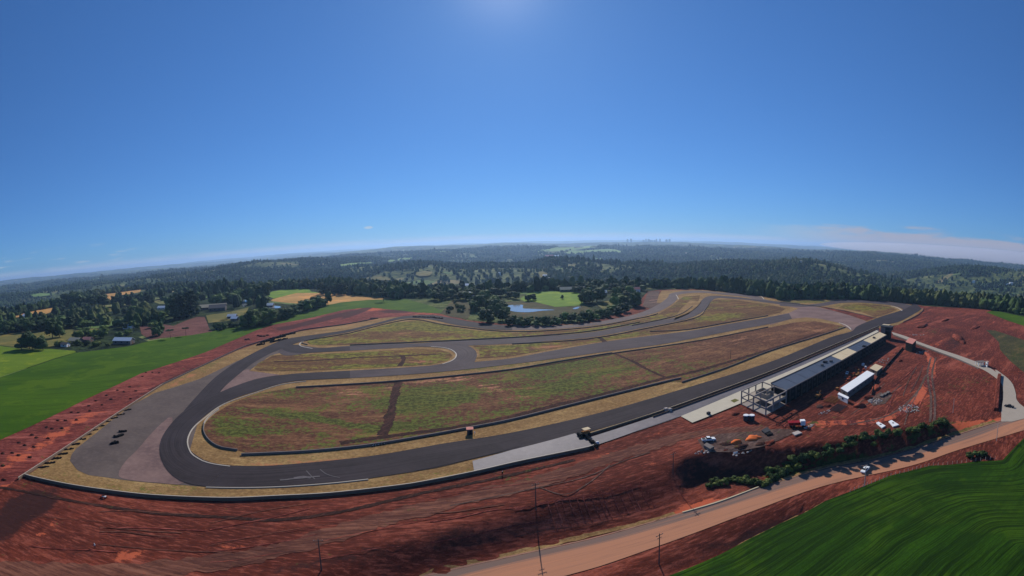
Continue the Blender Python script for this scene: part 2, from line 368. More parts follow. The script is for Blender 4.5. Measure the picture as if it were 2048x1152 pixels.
M['olive'] = grassy('olive_pasture', (98,98,54), (116,110,60))
def asphalt(name, a, b, rough=.9, spec=.08, lane=True, k=1.0):
    m = N(name, rough); m.b.inputs['Specular IOR Level'].default_value = spec
    uv = m.attr('uvw').outputs['Vector'] if lane else None
    n = m.noise(.05, 5, .6); f = m.noise(.5, 4, .6)
    c = m.mix(m.mr(n, .3, .7), lin(a, k), lin(b, k)); c = m.mix(m.mr(f, .4, .75, 0, .25), c, lin(tuple(v*1.25 for v in b), k))
    if lane:
        s_ = m.noise(1., 4, .6, vec=uv, sx=60, sy=.5); c = m.mix(m.mr(s_, .42, .66, 0, .55), c, lin(tuple(v*1.28 for v in b), k)); s2 = m.noise(1., 3, .6, vec=uv, sx=90, sy=1.1)
        c = m.mix(m.mr(s2, .52, .7, 0, .5), c, lin(tuple(v*.72 for v in a), k))
    return m.color(c)
M['asph'] = asphalt('new_asphalt', (42,37,38), (54,48,50))
M['asph2'] = asphalt('asphalt_base', (82,70,68), (98,86,82))
M['asph3'] = asphalt('middle_asphalt', (62,54,55), (76,67,67))
M['runoff'] = asphalt('runoff_asphalt', (80,70,66), (98,86,79), lane=False)
M['runoff2'] = asphalt('dusty_asphalt', (100,80,76), (126,102,94), lane=False)
M['wet'] = asphalt('sealed_asphalt', (88,82,84), (106,99,100), rough=.6, spec=.1)
M['pit'] = asphalt('pit_asphalt', (80,75,78), (94,89,92), rough=.65, spec=.1)
M['concrete'] = plain('concrete', (166,154,138), .8, .2, .3)
M['concD'] = plain('grey_concrete', (118,110,104), .85, .3, .5)
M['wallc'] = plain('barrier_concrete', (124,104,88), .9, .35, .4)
M['kerb'] = plain('kerb_paint_and_sunlit_top', (178,168,152), .7, .15, 1)
M['rubber'] = plain('rubber', (26,26,28), .8, .3, 2)
M['white'] = plain('white_metal', (225,226,224), .5, .08, .4)
M['bluer'] = plain('blue_roof', (76,86,102), .6, .35, .25)
M['beige'] = plain('beige_roof', (204,186,152), .85, .25, .3)
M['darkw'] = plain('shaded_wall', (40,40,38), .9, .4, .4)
M['glass'] = plain('glass', (34,42,46), .4, .2, .5)
M['pinkr'] = plain('pink_roof', (205,140,125), .9, .3, 1)
M['brick'] = plain('brick', (170,84,60), .95, .5, 1.2)
M['timber'] = plain('timber', (150,104,62), .9, .4, 1.5)
M['pole'] = plain('pole_concrete', (96,84,78), .9, .2, 1)
M['steel'] = plain('dark_steel', (66,66,68), .6, .3, 1)
M['redpaint'] = plain('red_paint', (140,30,32), .4, .1, 1)
M['orange_s'] = plain('orange_clay', (214,112,62), .95, .25, .8)
M['trench'] = soil('trench_soil', (66,42,36), (48,32,28), (92,56,46), rot=rad(75))
M['dtrack'] = soil('dirt_track', (112,70,55), (88,54,45), (140,94,74), rot=rad(18), stretch=14)
M['gravel'] = soil('gravel_soil', (98,78,70), (78,58,52), (122,98,86), orange=(158,118,98), rot=rad(20))
M['dust'] = plain('pale_dust', (112,106,106), .9, .6, .6)
M['slab'] = plain('slab_concrete', (192,182,160), .85, .2, .3); M['pil'] = plain('pilaster_concrete', (74,70,66), .9, .3, .5)
M['beamc'] = plain('beam_concrete', (150,140,132), .9, .2, .5)
M['stone'] = plain('stone', (190,178,168), .9, .4, 1.5)
M['skin'] = plain('skin', (150,104,80), .7, .1, 2); M['cloth'] = plain('dark_cloth', (38,38,44), .9, .2, 2)
m = N('water', .1); m.b.inputs['Specular IOR Level'].default_value = .5; M['water'] = m.color(lin((120,128,132)))
m = N('road_surface', .9); uv = m.attr('uvw').outputs['Vector']; sx = m.n('ShaderNodeSeparateXYZ'); m.t.links.new(uv, sx.inputs[0])
s1 = m.noise(1., 5, .6, vec=uv, sx=70, sy=.8); s2 = m.noise(1., 4, .6, vec=uv, sx=25, sy=2.2); fcn = m.math('ADD', sx.outputs[1], m.math('MULTIPLY', m.math('SUBTRACT', s1, .5), 3.0))
c = m.mix(m.mr(fcn, 4.2, 6.2), lin((116,96,86)), lin((168,118,90))); c = m.mix(m.mr(s1, .5, .68, 0, .6), c, lin((184,124,92))); c = m.mix(m.mr(s2, .5, .7, 0, .4), c, lin((116,88,76))); M['road'] = m.color(c)
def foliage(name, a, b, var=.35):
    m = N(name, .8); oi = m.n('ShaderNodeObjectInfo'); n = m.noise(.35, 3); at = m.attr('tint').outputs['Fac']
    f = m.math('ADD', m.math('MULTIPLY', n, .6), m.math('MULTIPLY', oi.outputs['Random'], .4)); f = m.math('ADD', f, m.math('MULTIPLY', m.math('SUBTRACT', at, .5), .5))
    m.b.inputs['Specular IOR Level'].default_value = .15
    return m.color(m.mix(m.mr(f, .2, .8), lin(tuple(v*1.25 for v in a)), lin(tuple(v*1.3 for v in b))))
M['leafD'] = foliage('leaf_dark', (30,42,24), (56,72,36)); M['leafM'] = foliage('leaf_mid', (46,62,28), (84,98,44)); M['leafB'] = foliage('leaf_bush', (38,50,22), (80,88,40)); M['leafP'] = foliage('leaf_pine', (22,38,28), (42,60,36))
M['bark'] = plain('bark', (88,70,58), .95, .4, 2)
mf = N('forest_canopy', .85); at = mf.attr('tint').outputs['Fac']; n1 = mf.noise(.004, 4); n2 = mf.noise(.06, 3)
ff = mf.math('ADD', mf.math('MULTIPLY', at, .5), mf.math('MULTIPLY', n1, .5)); c = mf.mix(mf.mr(ff, .25, .75), lin((34,50,30)), lin((72,90,48))); c = mf.mix(mf.mr(n1, .54, .62, 0, .5), c, lin((96,96,58))); M['forest'] = mf.color(c)
mt = N('hill_cover', .95); n1 = mt.noise(.0035, 5, .65); n2 = mt.noise(.03, 5, .7); n3 = mt.noise(.0012, 3)
vor = mt.n('ShaderNodeTexVoronoi'); mp = mt.n('ShaderNodeMapping'); mp.vector_type = 'TEXTURE'; mp.inputs['Scale'].default_value = (520, 300, 400); mt.t.links.new(mt.geo.outputs['Position'], mp.inputs[0]); mt.t.links.new(mp.outputs[0], vor.inputs['Vector'])
vs = mt.n('ShaderNodeSeparateColor'); mt.t.links.new(vor.outputs['Color'], vs.inputs[0])
wa = mt.attr('w'); ws = mt.n('ShaderNodeSeparateColor'); mt.t.links.new(wa.outputs['Color'], ws.inputs[0])
c = mt.mix(mt.mr(n2, .4, .6), lin((26,38,24)), lin((48,62,34))); c = mt.mix(ws.outputs[0], c, mt.mix(mt.mr(n2, .42, .58), lin((56,70,36)), lin((92,100,54))))
fd = mt.math('MULTIPLY', mt.mr(vs.outputs[0], .80, .84), mt.mr(n1, .42, .5)); c = mt.mix(fd, c, mt.mix(vs.outputs[1], lin((92,118,64)), lin((138,124,84))))
mt.bump(n2, 14.); M['terrain'] = mt.color(c)

# ---------------------------------------------------------------- ground sheets
LZ = .05; _cnt = [0]
def LY(layer): _cnt[0] = (_cnt[0]+1) % 17; return (layer+_cnt[0]*.055)*LZ
def blobs(V, B):
    """how much plants / bright soil / dark soil and painted shade lies where (ellipses traced on the photo)"""
    W = np.zeros((len(V), 3)); p = proj(V)
    for (cx, cy, rx, ry, ch, amp, *ang) in B:
        a = rad(ang[0]) if ang else 0; dx = p[:, 0]-cx; dy = p[:, 1]-cy
        u = (dx*math.cos(a)-dy*math.sin(a))/rx; v = (dx*math.sin(a)+dy*math.cos(a))/ry
        W[:, ch] += amp*np.exp(-(u*u+v*v)**1.5)
    return W
def set_w(me, W):
    at = me.color_attributes.new('w', 'FLOAT_COLOR', 'POINT'); at.data.foreach_set('color', np.c_[W, np.ones(len(W))].astype(np.float32).ravel())
def sheet(name, px, layer, mat, sp=None, B=None, base=(0,0,0), closed_smooth=0, world=None, kind='structure', label=None, wfun=None, lift=0, parent=None):
    if world is None:
        p = crom(px, closed_smooth, True) if closed_smooth else np.asarray(px, float)
        w = G(p)[:, :2]
    else: w = np.asarray(world, float)
    # subdivide long edges
    pts = []
    for a, b in zip(w, np.roll(w, -1, 0)):
        L = np.hypot(*(b-a)); n = max(1, int(L/(sp*1.5))) if sp else 1
        for k in range(n): pts.append(a+(b-a)*k/n)
    w = np.array(pts)
    keep = [0]
    for i in range(1, len(w)):
        if np.hypot(*(w[i]-w[keep[-1]])) > .05: keep.append(i)
    w = w[keep]; nb = len(w); P = [Vector(q) for q in w]
    if sp:
        x0, y0 = w.min(0); x1, y1 = w.max(0); gx, gy = np.meshgrid(np.arange(x0, x1, sp), np.arange(y0, y1, sp))
        g = np.c_[gx.ravel(), gy.ravel()]; g = g+(rng.random(g.shape)-.5)*sp*.5; g = g[inside(g, w)]
        if len(g): g = g[np.abs(sdist(g, w, True)) > sp*.35]
        P += [Vector(q) for q in g]
    v, e, f, *_ = delaunay_2d_cdt(P, [(i, (i+1) % nb) for i in range(nb)], [], 1, 1e-4)
    V = np.array([(q[0], q[1]) for q in v]); z = h(V[:, 0], V[:, 1])+LY(layer)+lift; V = np.c_[V, z]
    f = [tuple(t) if (V[t[1]][0]-V[t[0]][0])*(V[t[2]][1]-V[t[0]][1])-(V[t[1]][1]-V[t[0]][1])*(V[t[2]][0]-V[t[0]][0]) > 0 else tuple(t)[::-1] for t in f]
    o = mesh_obj(name, V, f, mat, parent); 
    W = blobs(V, B or []) + np.array(base) if wfun is None else wfun(V)
    set_w(o.data, W)
    if kind: o['kind'] = kind
    if label: o['label'] = label
    return o
def resample(p, n):
    p = np.asarray(p, float); s = np.r_[0, np.cumsum(np.hypot(*np.diff(p, axis=0).T))]; t = np.linspace(0, s[-1], n); return np.c_[np.interp(t, s, p[:, 0]), np.interp(t, s, p[:, 1])]
def ribbon(name, A, Bp, layer, mat, across=6, n=None, smooth=6, kind='structure', px=True, extra=0):
    """band between two traced edges, with length/width coordinates for wheel marks"""
    a = crom(A, smooth) if smooth else np.asarray(A, float); b = crom(Bp, smooth) if smooth else np.asarray(Bp, float)
    if px: a = G(a)[:, :2]; b = G(b)[:, :2]
    L = np.hypot(*np.diff(a, axis=0).T).sum(); n = n or max(8, int(L/4)); a = resample(a, n); b = resample(b, n)
    k = np.linspace(0, 1, across+1); V = (a[:, None]*(1-k)[None, :, None]+b[:, None]*k[None, :, None]).reshape(-1, 2)
    mid = (a+b)/2; s = np.r_[0, np.cumsum(np.hypot(*np.diff(mid, axis=0).T))]; wd_ = np.hypot(*(b-a).T)
    UV = np.stack([np.repeat(s, across+1), (wd_[:, None]*k[None]).ravel(), np.zeros(len(V))], 1)
    z = h(V[:, 0], V[:, 1])+LY(layer)+extra; V = np.c_[V, z]; c = across+1
    F_ = [(i*c+j, i*c+j+1, (i+1)*c+j+1, (i+1)*c+j) for i in range(n-1) for j in range(across)]
    p = V[list(F_[0])]; A_ = (p[1]-p[0])[0]*(p[2]-p[1])[1]-(p[1]-p[0])[1]*(p[2]-p[1])[0]
    if A_ < 0: F_ = [f[::-1] for f in F_]
    o = mesh_obj(name, V, F_, mat); at = o.data.attributes.new('uvw', 'FLOAT_VECTOR', 'POINT'); at.data.foreach_set('vector', UV.astype(np.float32).ravel())
    if kind: o['kind'] = kind
    return o
def offset(w, d):
    t = np.gradient(w, axis=0); t /= np.maximum(np.hypot(*t.T)[:, None], 1e-9); return w+np.c_[-t[:, 1], t[:, 0]]*d
def line_wall(name, px, hgt, thick, mat, label, cat='barrier', group=None, smooth=5, layer=4, world=None, kind=None, top=None):
    """a low wall that follows a traced line"""
    w = G(crom(px, smooth) if smooth else px)[:, :2] if world is None else world
    L = np.hypot(*np.diff(w, axis=0).T).sum(); w = resample(w, max(2, int(L/3))); a = offset(w, thick/2); b = offset(w, -thick/2); a2 = offset(w, thick/2*.62); b2 = offset(w, -thick/2*.62)
    z = h(w[:, 0], w[:, 1]); n = len(w); V = np.vstack([np.c_[a, z-.4], np.c_[a2, z+hgt], np.c_[b2, z+hgt], np.c_[b, z-.4]])
    F_ = [(j*n+i, j*n+i+1, (j+1)*n+i+1, (j+1)*n+i) for j in range(3) for i in range(n-1)]+[(0, n, 2*n, 3*n), (n-1, 4*n-1, 3*n-1, 2*n-1)]
    bm = bmesh.new(); vs_ = [bm.verts.new(v) for v in V]; [bm.faces.new([vs_[i] for i in f]) for f in F_]; bmesh.ops.recalc_face_normals(bm, faces=bm.faces); me = bpy.data.meshes.new(name); bm.to_mesh(me); bm.free()
    o = bpy.data.objects.new(name, me); col.objects.link(o); me.materials.append(mat)
    if top:  # paler top faces: sunlight painted into the wall colour
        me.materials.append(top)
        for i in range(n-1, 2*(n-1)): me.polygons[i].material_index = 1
    return tag(o, label, cat, group) if not kind else tag(o, kind=kind)
# ================================================================ THE LAND
# terrain: one polar sheet to the horizon, finest where the land is seen
def terrain():
    rr = np.r_[np.linspace(4, 400, 40)[:-1], np.geomspace(400, 9000, 330)[:-1], np.geomspace(9000, 42000, 90)]
    aa = np.r_[np.linspace(-math.pi, rad(-78), 46)[:-1], np.linspace(rad(-78), rad(78), 620)[:-1], np.linspace(rad(78), math.pi, 46)[:-1]]
    A, Rr = np.meshgrid(aa, rr, indexing='ij'); x = (np.sin(A)*Rr).ravel(); y = (np.cos(A)*Rr).ravel()
    z = h(x, y); ins = inside(np.c_[x, y], SITE); z = np.where(ins, z-1.2-3.2*(np.hypot(x, y) < 420), z)
    na, nr = len(aa), len(rr); i, j = np.meshgrid(np.arange(na), np.arange(nr-1), indexing='ij'); i2 = (i+1) % na
    T = np.stack([i*nr+j, i2*nr+j, i2*nr+j+1, i*nr+j+1], -1).reshape(-1, 4)
    T = T[:, ::-1]
    V = np.c_[x, y, z]; V = np.vstack([V, [[0, 0, float(z[0])]]])
    me = fast_mesh('ground', V, T, M['terrain'], True, 4)
    cl = sstep((.40-fbm(V[:, 0]/420+9, V[:, 1]/420+3, 4))/.03); set_w(me, np.c_[cl, cl*0, cl*0])
    o = bpy.data.objects.new('ground', me); col.objects.link(o); o['kind'] = 'structure'
    return o
GREEN_TOP = [(-150,800),(0,755),(60,735),(110,718),(150,706),(200,700),(256,693),(300,682),(350,674),(386,670),(425,663),(459,654),(480,650),(522,640),(584,627),(619,620),(654,609),(681,604),(736,599),(772,597),(812,598),(862,612),(892,625)]
GREEN_LOW = [(887,627),(834,625),(800,621),(737,615),(687,620),(625,635),(550,649),(512,661),(410,705),(282,747),(175,797),(67,850),(0,880),(-150,960)]
FAR_EDGE = [(892,626),(934,640),(1012,648),(1100,651),(1180,641),(1250,624),(1275,612),(1284,596),(1296,583),(1322,579),(1400,578),(1470,584),(1530,590),(1560,599),(1600,598),(1700,598),(1800,604),(1850,612),(1960,618),(1990,622),(2012,640),(2060,655),(2250,700)]
SITEpx = GREEN_LOW[::-1]+FAR_EDGE[1:]+[(2350,900),(2200,1350),(1024,1350),(-150,1350)]
SITE = G(SITEpx)[:, :2]
terrain()
RED_B = [(300,1110,400,30,2,.12),(900,1090,300,40,2,.1),(1380,925,60,14,2,.3),(1460,945,90,22,2,.3),(1560,925,80,16,2,.3),(700,1030,300,20,2,.12),(1560,965,80,10,0,.5,12),(1640,935,120,16,0,.7,16),(1760,900,100,10,0,.5,16),(20,1040,120,30,2,.9,35),(60,1010,60,25,2,.6),(105,1040,22,16,1,0.56,40),(85,1070,26,10,1,0.62,0),(120,1060,22,8,1,0.37),(78,1108,20,6,1,0.56),(250,1110,60,9,1,0.62,0),(170,1085,110,40,2,.35),  # dark blobs: some soil, some painted shade of cut bank and vignette below
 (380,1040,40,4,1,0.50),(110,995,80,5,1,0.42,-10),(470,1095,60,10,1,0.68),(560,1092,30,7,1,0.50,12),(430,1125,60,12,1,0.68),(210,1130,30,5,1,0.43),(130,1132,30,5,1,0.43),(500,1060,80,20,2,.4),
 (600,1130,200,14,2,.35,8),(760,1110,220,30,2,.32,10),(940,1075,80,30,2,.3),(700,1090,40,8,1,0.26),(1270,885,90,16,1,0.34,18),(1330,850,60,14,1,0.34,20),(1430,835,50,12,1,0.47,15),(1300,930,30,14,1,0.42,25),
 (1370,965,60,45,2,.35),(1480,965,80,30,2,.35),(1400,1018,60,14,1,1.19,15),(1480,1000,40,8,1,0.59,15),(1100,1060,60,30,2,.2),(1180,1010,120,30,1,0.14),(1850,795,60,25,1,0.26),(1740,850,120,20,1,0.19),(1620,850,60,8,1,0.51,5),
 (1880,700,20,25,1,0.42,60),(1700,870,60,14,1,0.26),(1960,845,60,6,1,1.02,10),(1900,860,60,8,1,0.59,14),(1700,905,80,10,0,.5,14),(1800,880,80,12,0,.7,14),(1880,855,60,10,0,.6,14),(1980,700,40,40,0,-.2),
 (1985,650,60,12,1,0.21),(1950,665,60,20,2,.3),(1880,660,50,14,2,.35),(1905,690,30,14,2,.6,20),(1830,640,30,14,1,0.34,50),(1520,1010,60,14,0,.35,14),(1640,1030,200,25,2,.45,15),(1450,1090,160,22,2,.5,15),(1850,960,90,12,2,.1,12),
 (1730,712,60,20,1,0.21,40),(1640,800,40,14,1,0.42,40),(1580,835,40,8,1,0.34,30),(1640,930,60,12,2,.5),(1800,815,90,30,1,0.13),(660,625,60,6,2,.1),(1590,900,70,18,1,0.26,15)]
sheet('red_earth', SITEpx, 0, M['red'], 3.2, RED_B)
# eastern strip between the crop and the track (pinker, rutted)
sheet('bare_strip', GREEN_LOW[::-1][1:]+[(892,630),(830,630),(757,637),(687,650),(600,663),(512,688),(475,701),(387,741),(325,771),(237,828),(150,886),(60,940),(-10,990),(-150,1080)][0:], 1, M['redL'], 3.5,
      [(60,900,120,14,1,.55,32),(150,850,80,9,1,.35,32),(40,960,90,10,1,.5,38),(370,722,70,6,1,.25,20),(640,640,90,5,2,1.1,14),(715,625,40,4,2,1.,22),(740,618,45,5,1,.7,0),(790,623,40,4,2,.8),(610,650,80,4,1,.35,15),(330,765,120,4,2,.7,27),(150,800,140,4,2,.6,25),(560,655,30,5,2,.5),(860,628,30,4,1,.6)])
# fields beyond and beside the site
def edge_w(px):
    E = F2
    def f(V):
        d = sdist(V[:, :2], E); s = V[:, 0]*.86-V[:, 1]*.5; return np.c_[d, s, np.zeros(len(V))]
    return f
sheet('crop_field', GREEN_TOP+GREEN_LOW, 2, M['field'], 6)
sheet('light_field', [(-150,700),(0,692),(30,697),(60,700),(100,698),(150,702),(152,705),(110,717),(60,734),(0,754),(-150,799)], 2, M['field2'], 8, lift=.1)
fp = G(F2px)[:, :2]; sheet('row_crop_field', None, 2, M['fieldR'], 2.6, world=np.vstack([F2+[0, 0], [[330, 60], [330, -160], [-60, -160]]]), wfun=edge_w(F2px), lift=.12)
sheet('golden_field', [(541,601),(558,595),(594,586),(640,586),(674,588),(716,591),(779,592),(805,597),(772,599),(736,600),(681,605),(654,610),(630,602),(600,607),(560,604)], 2, M['gold'], 10, closed_smooth=2)
sheet('lime_field', [(522,589),(545,583),(566,579.5),(598,576.5),(617,577),(622,583),(641,586),(594,586),(558,595),(547,597),(535,592)], 2, M['lime'], 10)
sheet('ploughed_field', [(347,652),(370,642),(393,634),(409,634),(414,645),(418,656),(425,663),(386,670),(350,674),(323,676),(300,680),(283,668),(279,652),(311,646)], 2, M['brown'], 8)
sheet('olive_field', [(412,631),(459,624),(497,615),(494,626),(481,637),(452,642),(417,646)], 2, M['olive'], 10)
sheet('golden_strip', [(205,589),(227,585),(256,581),(289,577),(280,584),(262,588),(230,591),(222,600),(212,600)], 2, M['gold'], 20)
sheet('pale_strip', [(6,638),(62,623),(130,611),(131,615),(87,630),(60,632),(20,637)], 2, M['gold'], 20, lift=.5)
sheet('west_meadow', [(-60,672),(0,668),(60,662),(130,660),(200,657),(205,664),(150,680),(120,692),(60,696),(0,691),(-60,697)], 2, M['olive'], 12, lift=.05)
sheet('small_meadow', [(197,618),(215,617),(238,615),(236,620),(210,626),(198,624)], 2, M['olive'], 15, lift=.05)
sheet('pond_meadow', [(1040,598),(1060,585),(1090,583),(1120,583),(1145,580),(1160,588),(1165,600),(1172,608),(1150,612),(1110,614),(1070,604),(1050,604)], 2, M['lime'], 8, lift=.1)
sheet('pond_bank', [(1010,604),(1045,603),(1105,606),(1108,615),(1170,612),(1190,622),(1120,640),(1020,640),(985,625)], 1, M['scrub'], 8, lift=.05)
sheet('reed_patch', [(880,628),(905,600),(935,604),(945,620),(936,638),(905,634)], 1, M['scrub'], 8, lift=.05, base=(0,.1,0))
sheet('hillside_scrub', [(1190,606),(1228,600),(1240,612),(1210,622)], 2, M['olive'], 8)
for p in ([(1012,612),(1044,610),(1046,617),(1060,618),(1085,619),(1110,620.5),(1085,622),(1058,625),(1030,624),(1014,619)], [(1146,617),(1160,613.5),(1161,616),(1150,619)], [(484,602),(494,601),(492,612),(486,614)], [(528,611),(560,613),(556,617),(531,616)]):
    sheet('pond_water', p, 3, M['water'], None, closed_smooth=3, lift=.2)
sheet('east_field', [(1972,624),(1990,621),(2048,634),(2250,660),(2250,700),(2048,652),(2012,640)], 2, M['field'], 8)
sheet('grass_bank', [(1972,660),(1990,661),(2048,680),(2200,720),(2250,850),(2048,745),(2020,722),(2000,700),(1998,685),(1985,672)], 2, M['scrub'], 5, [(2030,690,30,10,0,.4),(2035,715,20,14,0,.6)])
# far hillside fields
HILLF = []
for p, mt_ in (([(678,533),(700,528),(742,526),(738,531),(700,534),(682,535)], 'palegreen'), ([(775,524),(800,517),(830,515),(822,520),(790,525)], 'palegreen'), ([(730,560),(745,556),(770,556),(780,563),(740,562)], 'olive'),
   ([(830,549),(850,545),(865,547),(858,554),(838,555)], 'olive'), ([(1130,507),(1180,501),(1230,500),(1246,504),(1190,507)], 'palegreen'), ([(1050,504),(1100,499),(1180,492),(1236,494),(1150,501),(1080,506)], 'palegreen'), ([(1175,520),(1200,517),(1210,519),(1190,521)], 'palegreen'),
   ([(866,504),(900,503),(895,506),(870,507)], 'palegreen'), ([(60,592),(95,588),(110,590),(75,596)], 'palegreen'), ([(170,562),(200,557),(186,564)], 'palegreen'), ([(1700,580),(1745,575),(1760,600),(1730,600)], 'olive'), ([(1078,546),(1095,548),(1092,562),(1082,560)], 'olive')):
    w = Gfar(p); c0 = w.mean(0); wid = np.hypot(*(w[:, :2].max(0)-w[:, :2].min(0)))
    n = 8; V = []; cc = crom(w[:, :2], 3, True)
    V = [c0[:2]]+[q for s_ in np.linspace(1/n, 1, n) for q in c0[:2]+(cc-c0[:2])*s_]; V = np.array(V); m_ = len(cc)
    Fc = [(0, 1+i, 1+(i+1) % m_) for i in range(m_)]+[(1+j*m_+i, 1+(j+1)*m_+i, 1+(j+1)*m_+(i+1) % m_, 1+j*m_+(i+1) % m_) for j in range(n-1) for i in range(m_)]
    z = hland(V[:, 0], V[:, 1])+5; HILLF.append(cc)
    o = mesh_obj('hill_field', np.c_[V, z], Fc, M[mt_], None, True); o['kind'] = 'structure'; set_w(o.data, np.zeros((len(V), 3)))
# ================================================================ THE CIRCUIT
VERGE = [(50,954),(66,959),(131,973),(208,985),(306,996),(448,1002),(553,998),(663,992),(789,978),(848,969),(949,949),(1041,928),(1172,901),(1165,875),(1301,832),(1409,794),(1536,747),(1636,705),(1762,655),(1796,650),(1830,632),(1846,620),(1838,613),(1800,605),(1700,599),(1610,599),(1560,600),(1530,592),(1470,585),(1400,580),(1324,581),
 (1318,590),(1312,606),(1326,606),(1300,620),(1240,637),(1180,646),(1100,652),(1024,653),(937,644),(887,633),(834,630),(757,637),(687,650),(600,663),(512,688),(475,701),(387,741),(325,771),(237,828),(150,886)]
sheet('verge', VERGE, 2, M['verge'], 4.5, [(500,975,500,18,0,.22,2),(620,930,200,12,1,.5,6),(720,990,100,8,0,.3),(700,648,90,5,1,.4,12),(1740,612,60,5,0,.7),(1620,604,70,4,0,.9),(1480,586,60,3,0,.6),(560,718,60,10,1,.2,30),(900,740,200,5,0,.4,5),(420,728,40,8,0,.5,25),(360,762,50,4,1,.9,25),(1100,680,100,5,0,.5),(1150,665,120,4,0,.7,5)])
# broad asphalt: run-off apron and old surface
sheet('runoff_asphalt', [(140,922),(143,910),(152,898),(225,840),(265,810),(310,786),(345,776),(400,758),(475,722),(560,690),(580,700),(540,712),(498,742),(470,770),(432,796),(400,830),(380,900),(420,975),(370,971),(312,967),(250,961),(217,956),(178,951),(155,941)], 3, M['runoff'], 5, closed_smooth=0)
sheet('dusty_apron', [(470,745),(500,738),(498,742),(560,750),(470,776),(430,797),(437,780)], 4, M['runoff2'], None)
sheet('dusty_apron', [(237,950),(250,925),(275,900),(310,860),(345,835),(340,900),(370,965),(312,966),(255,960)], 4, M['runoff2'], None, closed_smooth=3)
sheet('old_paddock_asphalt', [(1530,636),(1578,626),(1597,617),(1540,606),(1590,607.5),(1629,613),(1660,620),(1700,631),(1733,643),(1722,656),(1703,662),(1677,646),(1642,638),(1611,635),(1584,638),(1540,650)], 3, M['runoff2'], None)
# track bands
IN1 = [(1703,663),(1664,674),(1620,692),(1536,726),(1401,768),(1201,826),(1024,866),(887,888),(762,910),(662,922),(560,931),(512,933),(460,932),(430,928),(410,922),(393,912),(382,903),(376,890),(376,876),(382,862),(393,848),(408,835),(430,818),(455,804),(485,792),(512,784),(562,768),(612,761),(700,757),(787,752),(887,744),(1024,729),(1124,716),(1241,700),(1324,689),(1399,675),(1470,661),(1536,649),(1584,638)]
OUT1 = [(1716,652),(1757,652.5)][:0]
LOWS = [(1757,653),(1700,678),(1636,703),(1536,745),(1409,791),(1301,828),(1165,868),(1099,882),(1024,901),(936,921),(898,931),(848,941),(737,958),(663,966),(564,973),(480,975),(412,974),(372,968),(348,955),(333,940),(323,922),(319,905),(320,888),(327,870),(341,850),(362,828),(390,808),(430,790),(470,773),(520,757),(580,749),(624,746),(700,742),(787,737),(862,732),(945,725),(1024,717),(1099,703),(1224,682),(1374,663),(1460,648),(1536,635),(1578,627)]
ribbon('main_straight', [(1830,605),(1818,614),(1803,621),(1761,634),(1716,652)]+IN1[0:13], [(1843,618),(1835,624),(1800,643),(1770,650),(1757,653)]+LOWS[1:17], 5, M['asph'], smooth=5)
ribbon('hairpin_track', IN1[12:29], LOWS[16:33], 6, M['asph'], across=8, smooth=6)
ribbon('return_straight', IN1[28:], LOWS[32:], 5, M['asph3'], smooth=4)
ribbon('outer_track', [(322,880),(330,865),(345,850),(362,830),(380,808),(400,786),(415,770),(437,750),(473,725),(526,697),(568,680),(605,673),(650,667),(700,659),(762,644),(800,634),(834,631),(870,631),(900,636),(937,643),(980,649),(1024,652)],
       [(371,882),(376,858),(395,834),(418,812),(434,795),(445,779),(465,760),(488,741),(508,726),(540,708),(572,695),(605,683),(650,673),(700,664),(762,648),(800,639),(834,637),(865,640),(900,648),(937,654),(980,659),(1024,661)], 5, M['asph'], smooth=5)
ribbon('outer_track', [(1010,651),(1100,652),(1174,647),(1224,639),(1274,628),(1310,613),(1330,600),(1337,593),(1340,588),(1362,583),(1400,581.5),(1440,585),(1503,590),(1518,593),(1530,599),(1550,603)],
       [(1010,661),(1100,659),(1174,653),(1224,646),(1274,636),(1316,624),(1342,610),(1354,599),(1354,592),(1366,588),(1400,585.5),(1440,589),(1490,594),(1505,598),(1520,604),(1548,607)], 4, M['asph2'], smooth=4)
ribbon('middle_track', [(556,705),(575,712),(624,706),(700,702),(787,697),(837,694),(874,694),(1024,688),(1100,682),(1174,676),(1230,667),(1286,656),(1351,644),(1389,633),(1410,620),(1420,606),(1432,597),(1460,597.5),(1500,601),(1560,609),(1600,614)],
       [(560,700),(590,690),(640,696),(700,692),(787,688),(837,687),(884,684),(1024,677),(1100,672),(1174,666),(1230,657),(1280,647),(1344,637),(1376,626),(1396,611),(1404,600),(1416,593),(1440,592),(1480,595),(1530,601),(1600,607)][:], 5, M['asph3'], smooth=4)
ribbon('link_hairpin', [(599,690),(604,694),(615,697),(640,697),(700,694)], [(560,690),(566,700),(585,706),(625,706),(700,701)], 6, M['asph'], smooth=5)
ribbon('link_curve', [(830,694),(872,695),(902,700),(912,707),(912,713),(903,722),(880,729),(845,734)], [(870,684),(905,687),(935,692),(950,701),(954,711),(950,722),(945,729),(925,735)], 6, M['asph3'], smooth=5)
ribbon('north_curve', [(1560,606),(1600,610),(1640,607),(1670,601),(1700,599.5),(1740,600.5),(1796,606),(1831,613),(1844,619)], [(1560,612),(1600,614),(1648,612),(1676,607),(1700,605.5),(1731,606),(1782,611),(1803,617),(1806,622)], 5, M['asph3'], smooth=4)
ribbon('pit_lane', [(1757,657),(1700,682),(1636,709),(1536,750),(1409,797),(1301,836),(1172,878)], [(1757,663),(1713,681),(1640,716),(1536,762),(1480,785),(1362,833),(1290,858),(1198,888)], 5, M['pit'], smooth=4)
sheet('sealed_apron', [(945,923),(1024,901),(1099,882),(1149,868),(1165,872),(1172,878),(1240,857),(1330,826),(1355,835),(1290,857),(1200,889),(1172,901),(1041,928),(949,949)], 6, M['wet'], None)
sheet('asphalt_patch', [(832,929),(934,908),(1040,884),(1042,893),(936,921),(832,943)], 7, M['asph'], None)
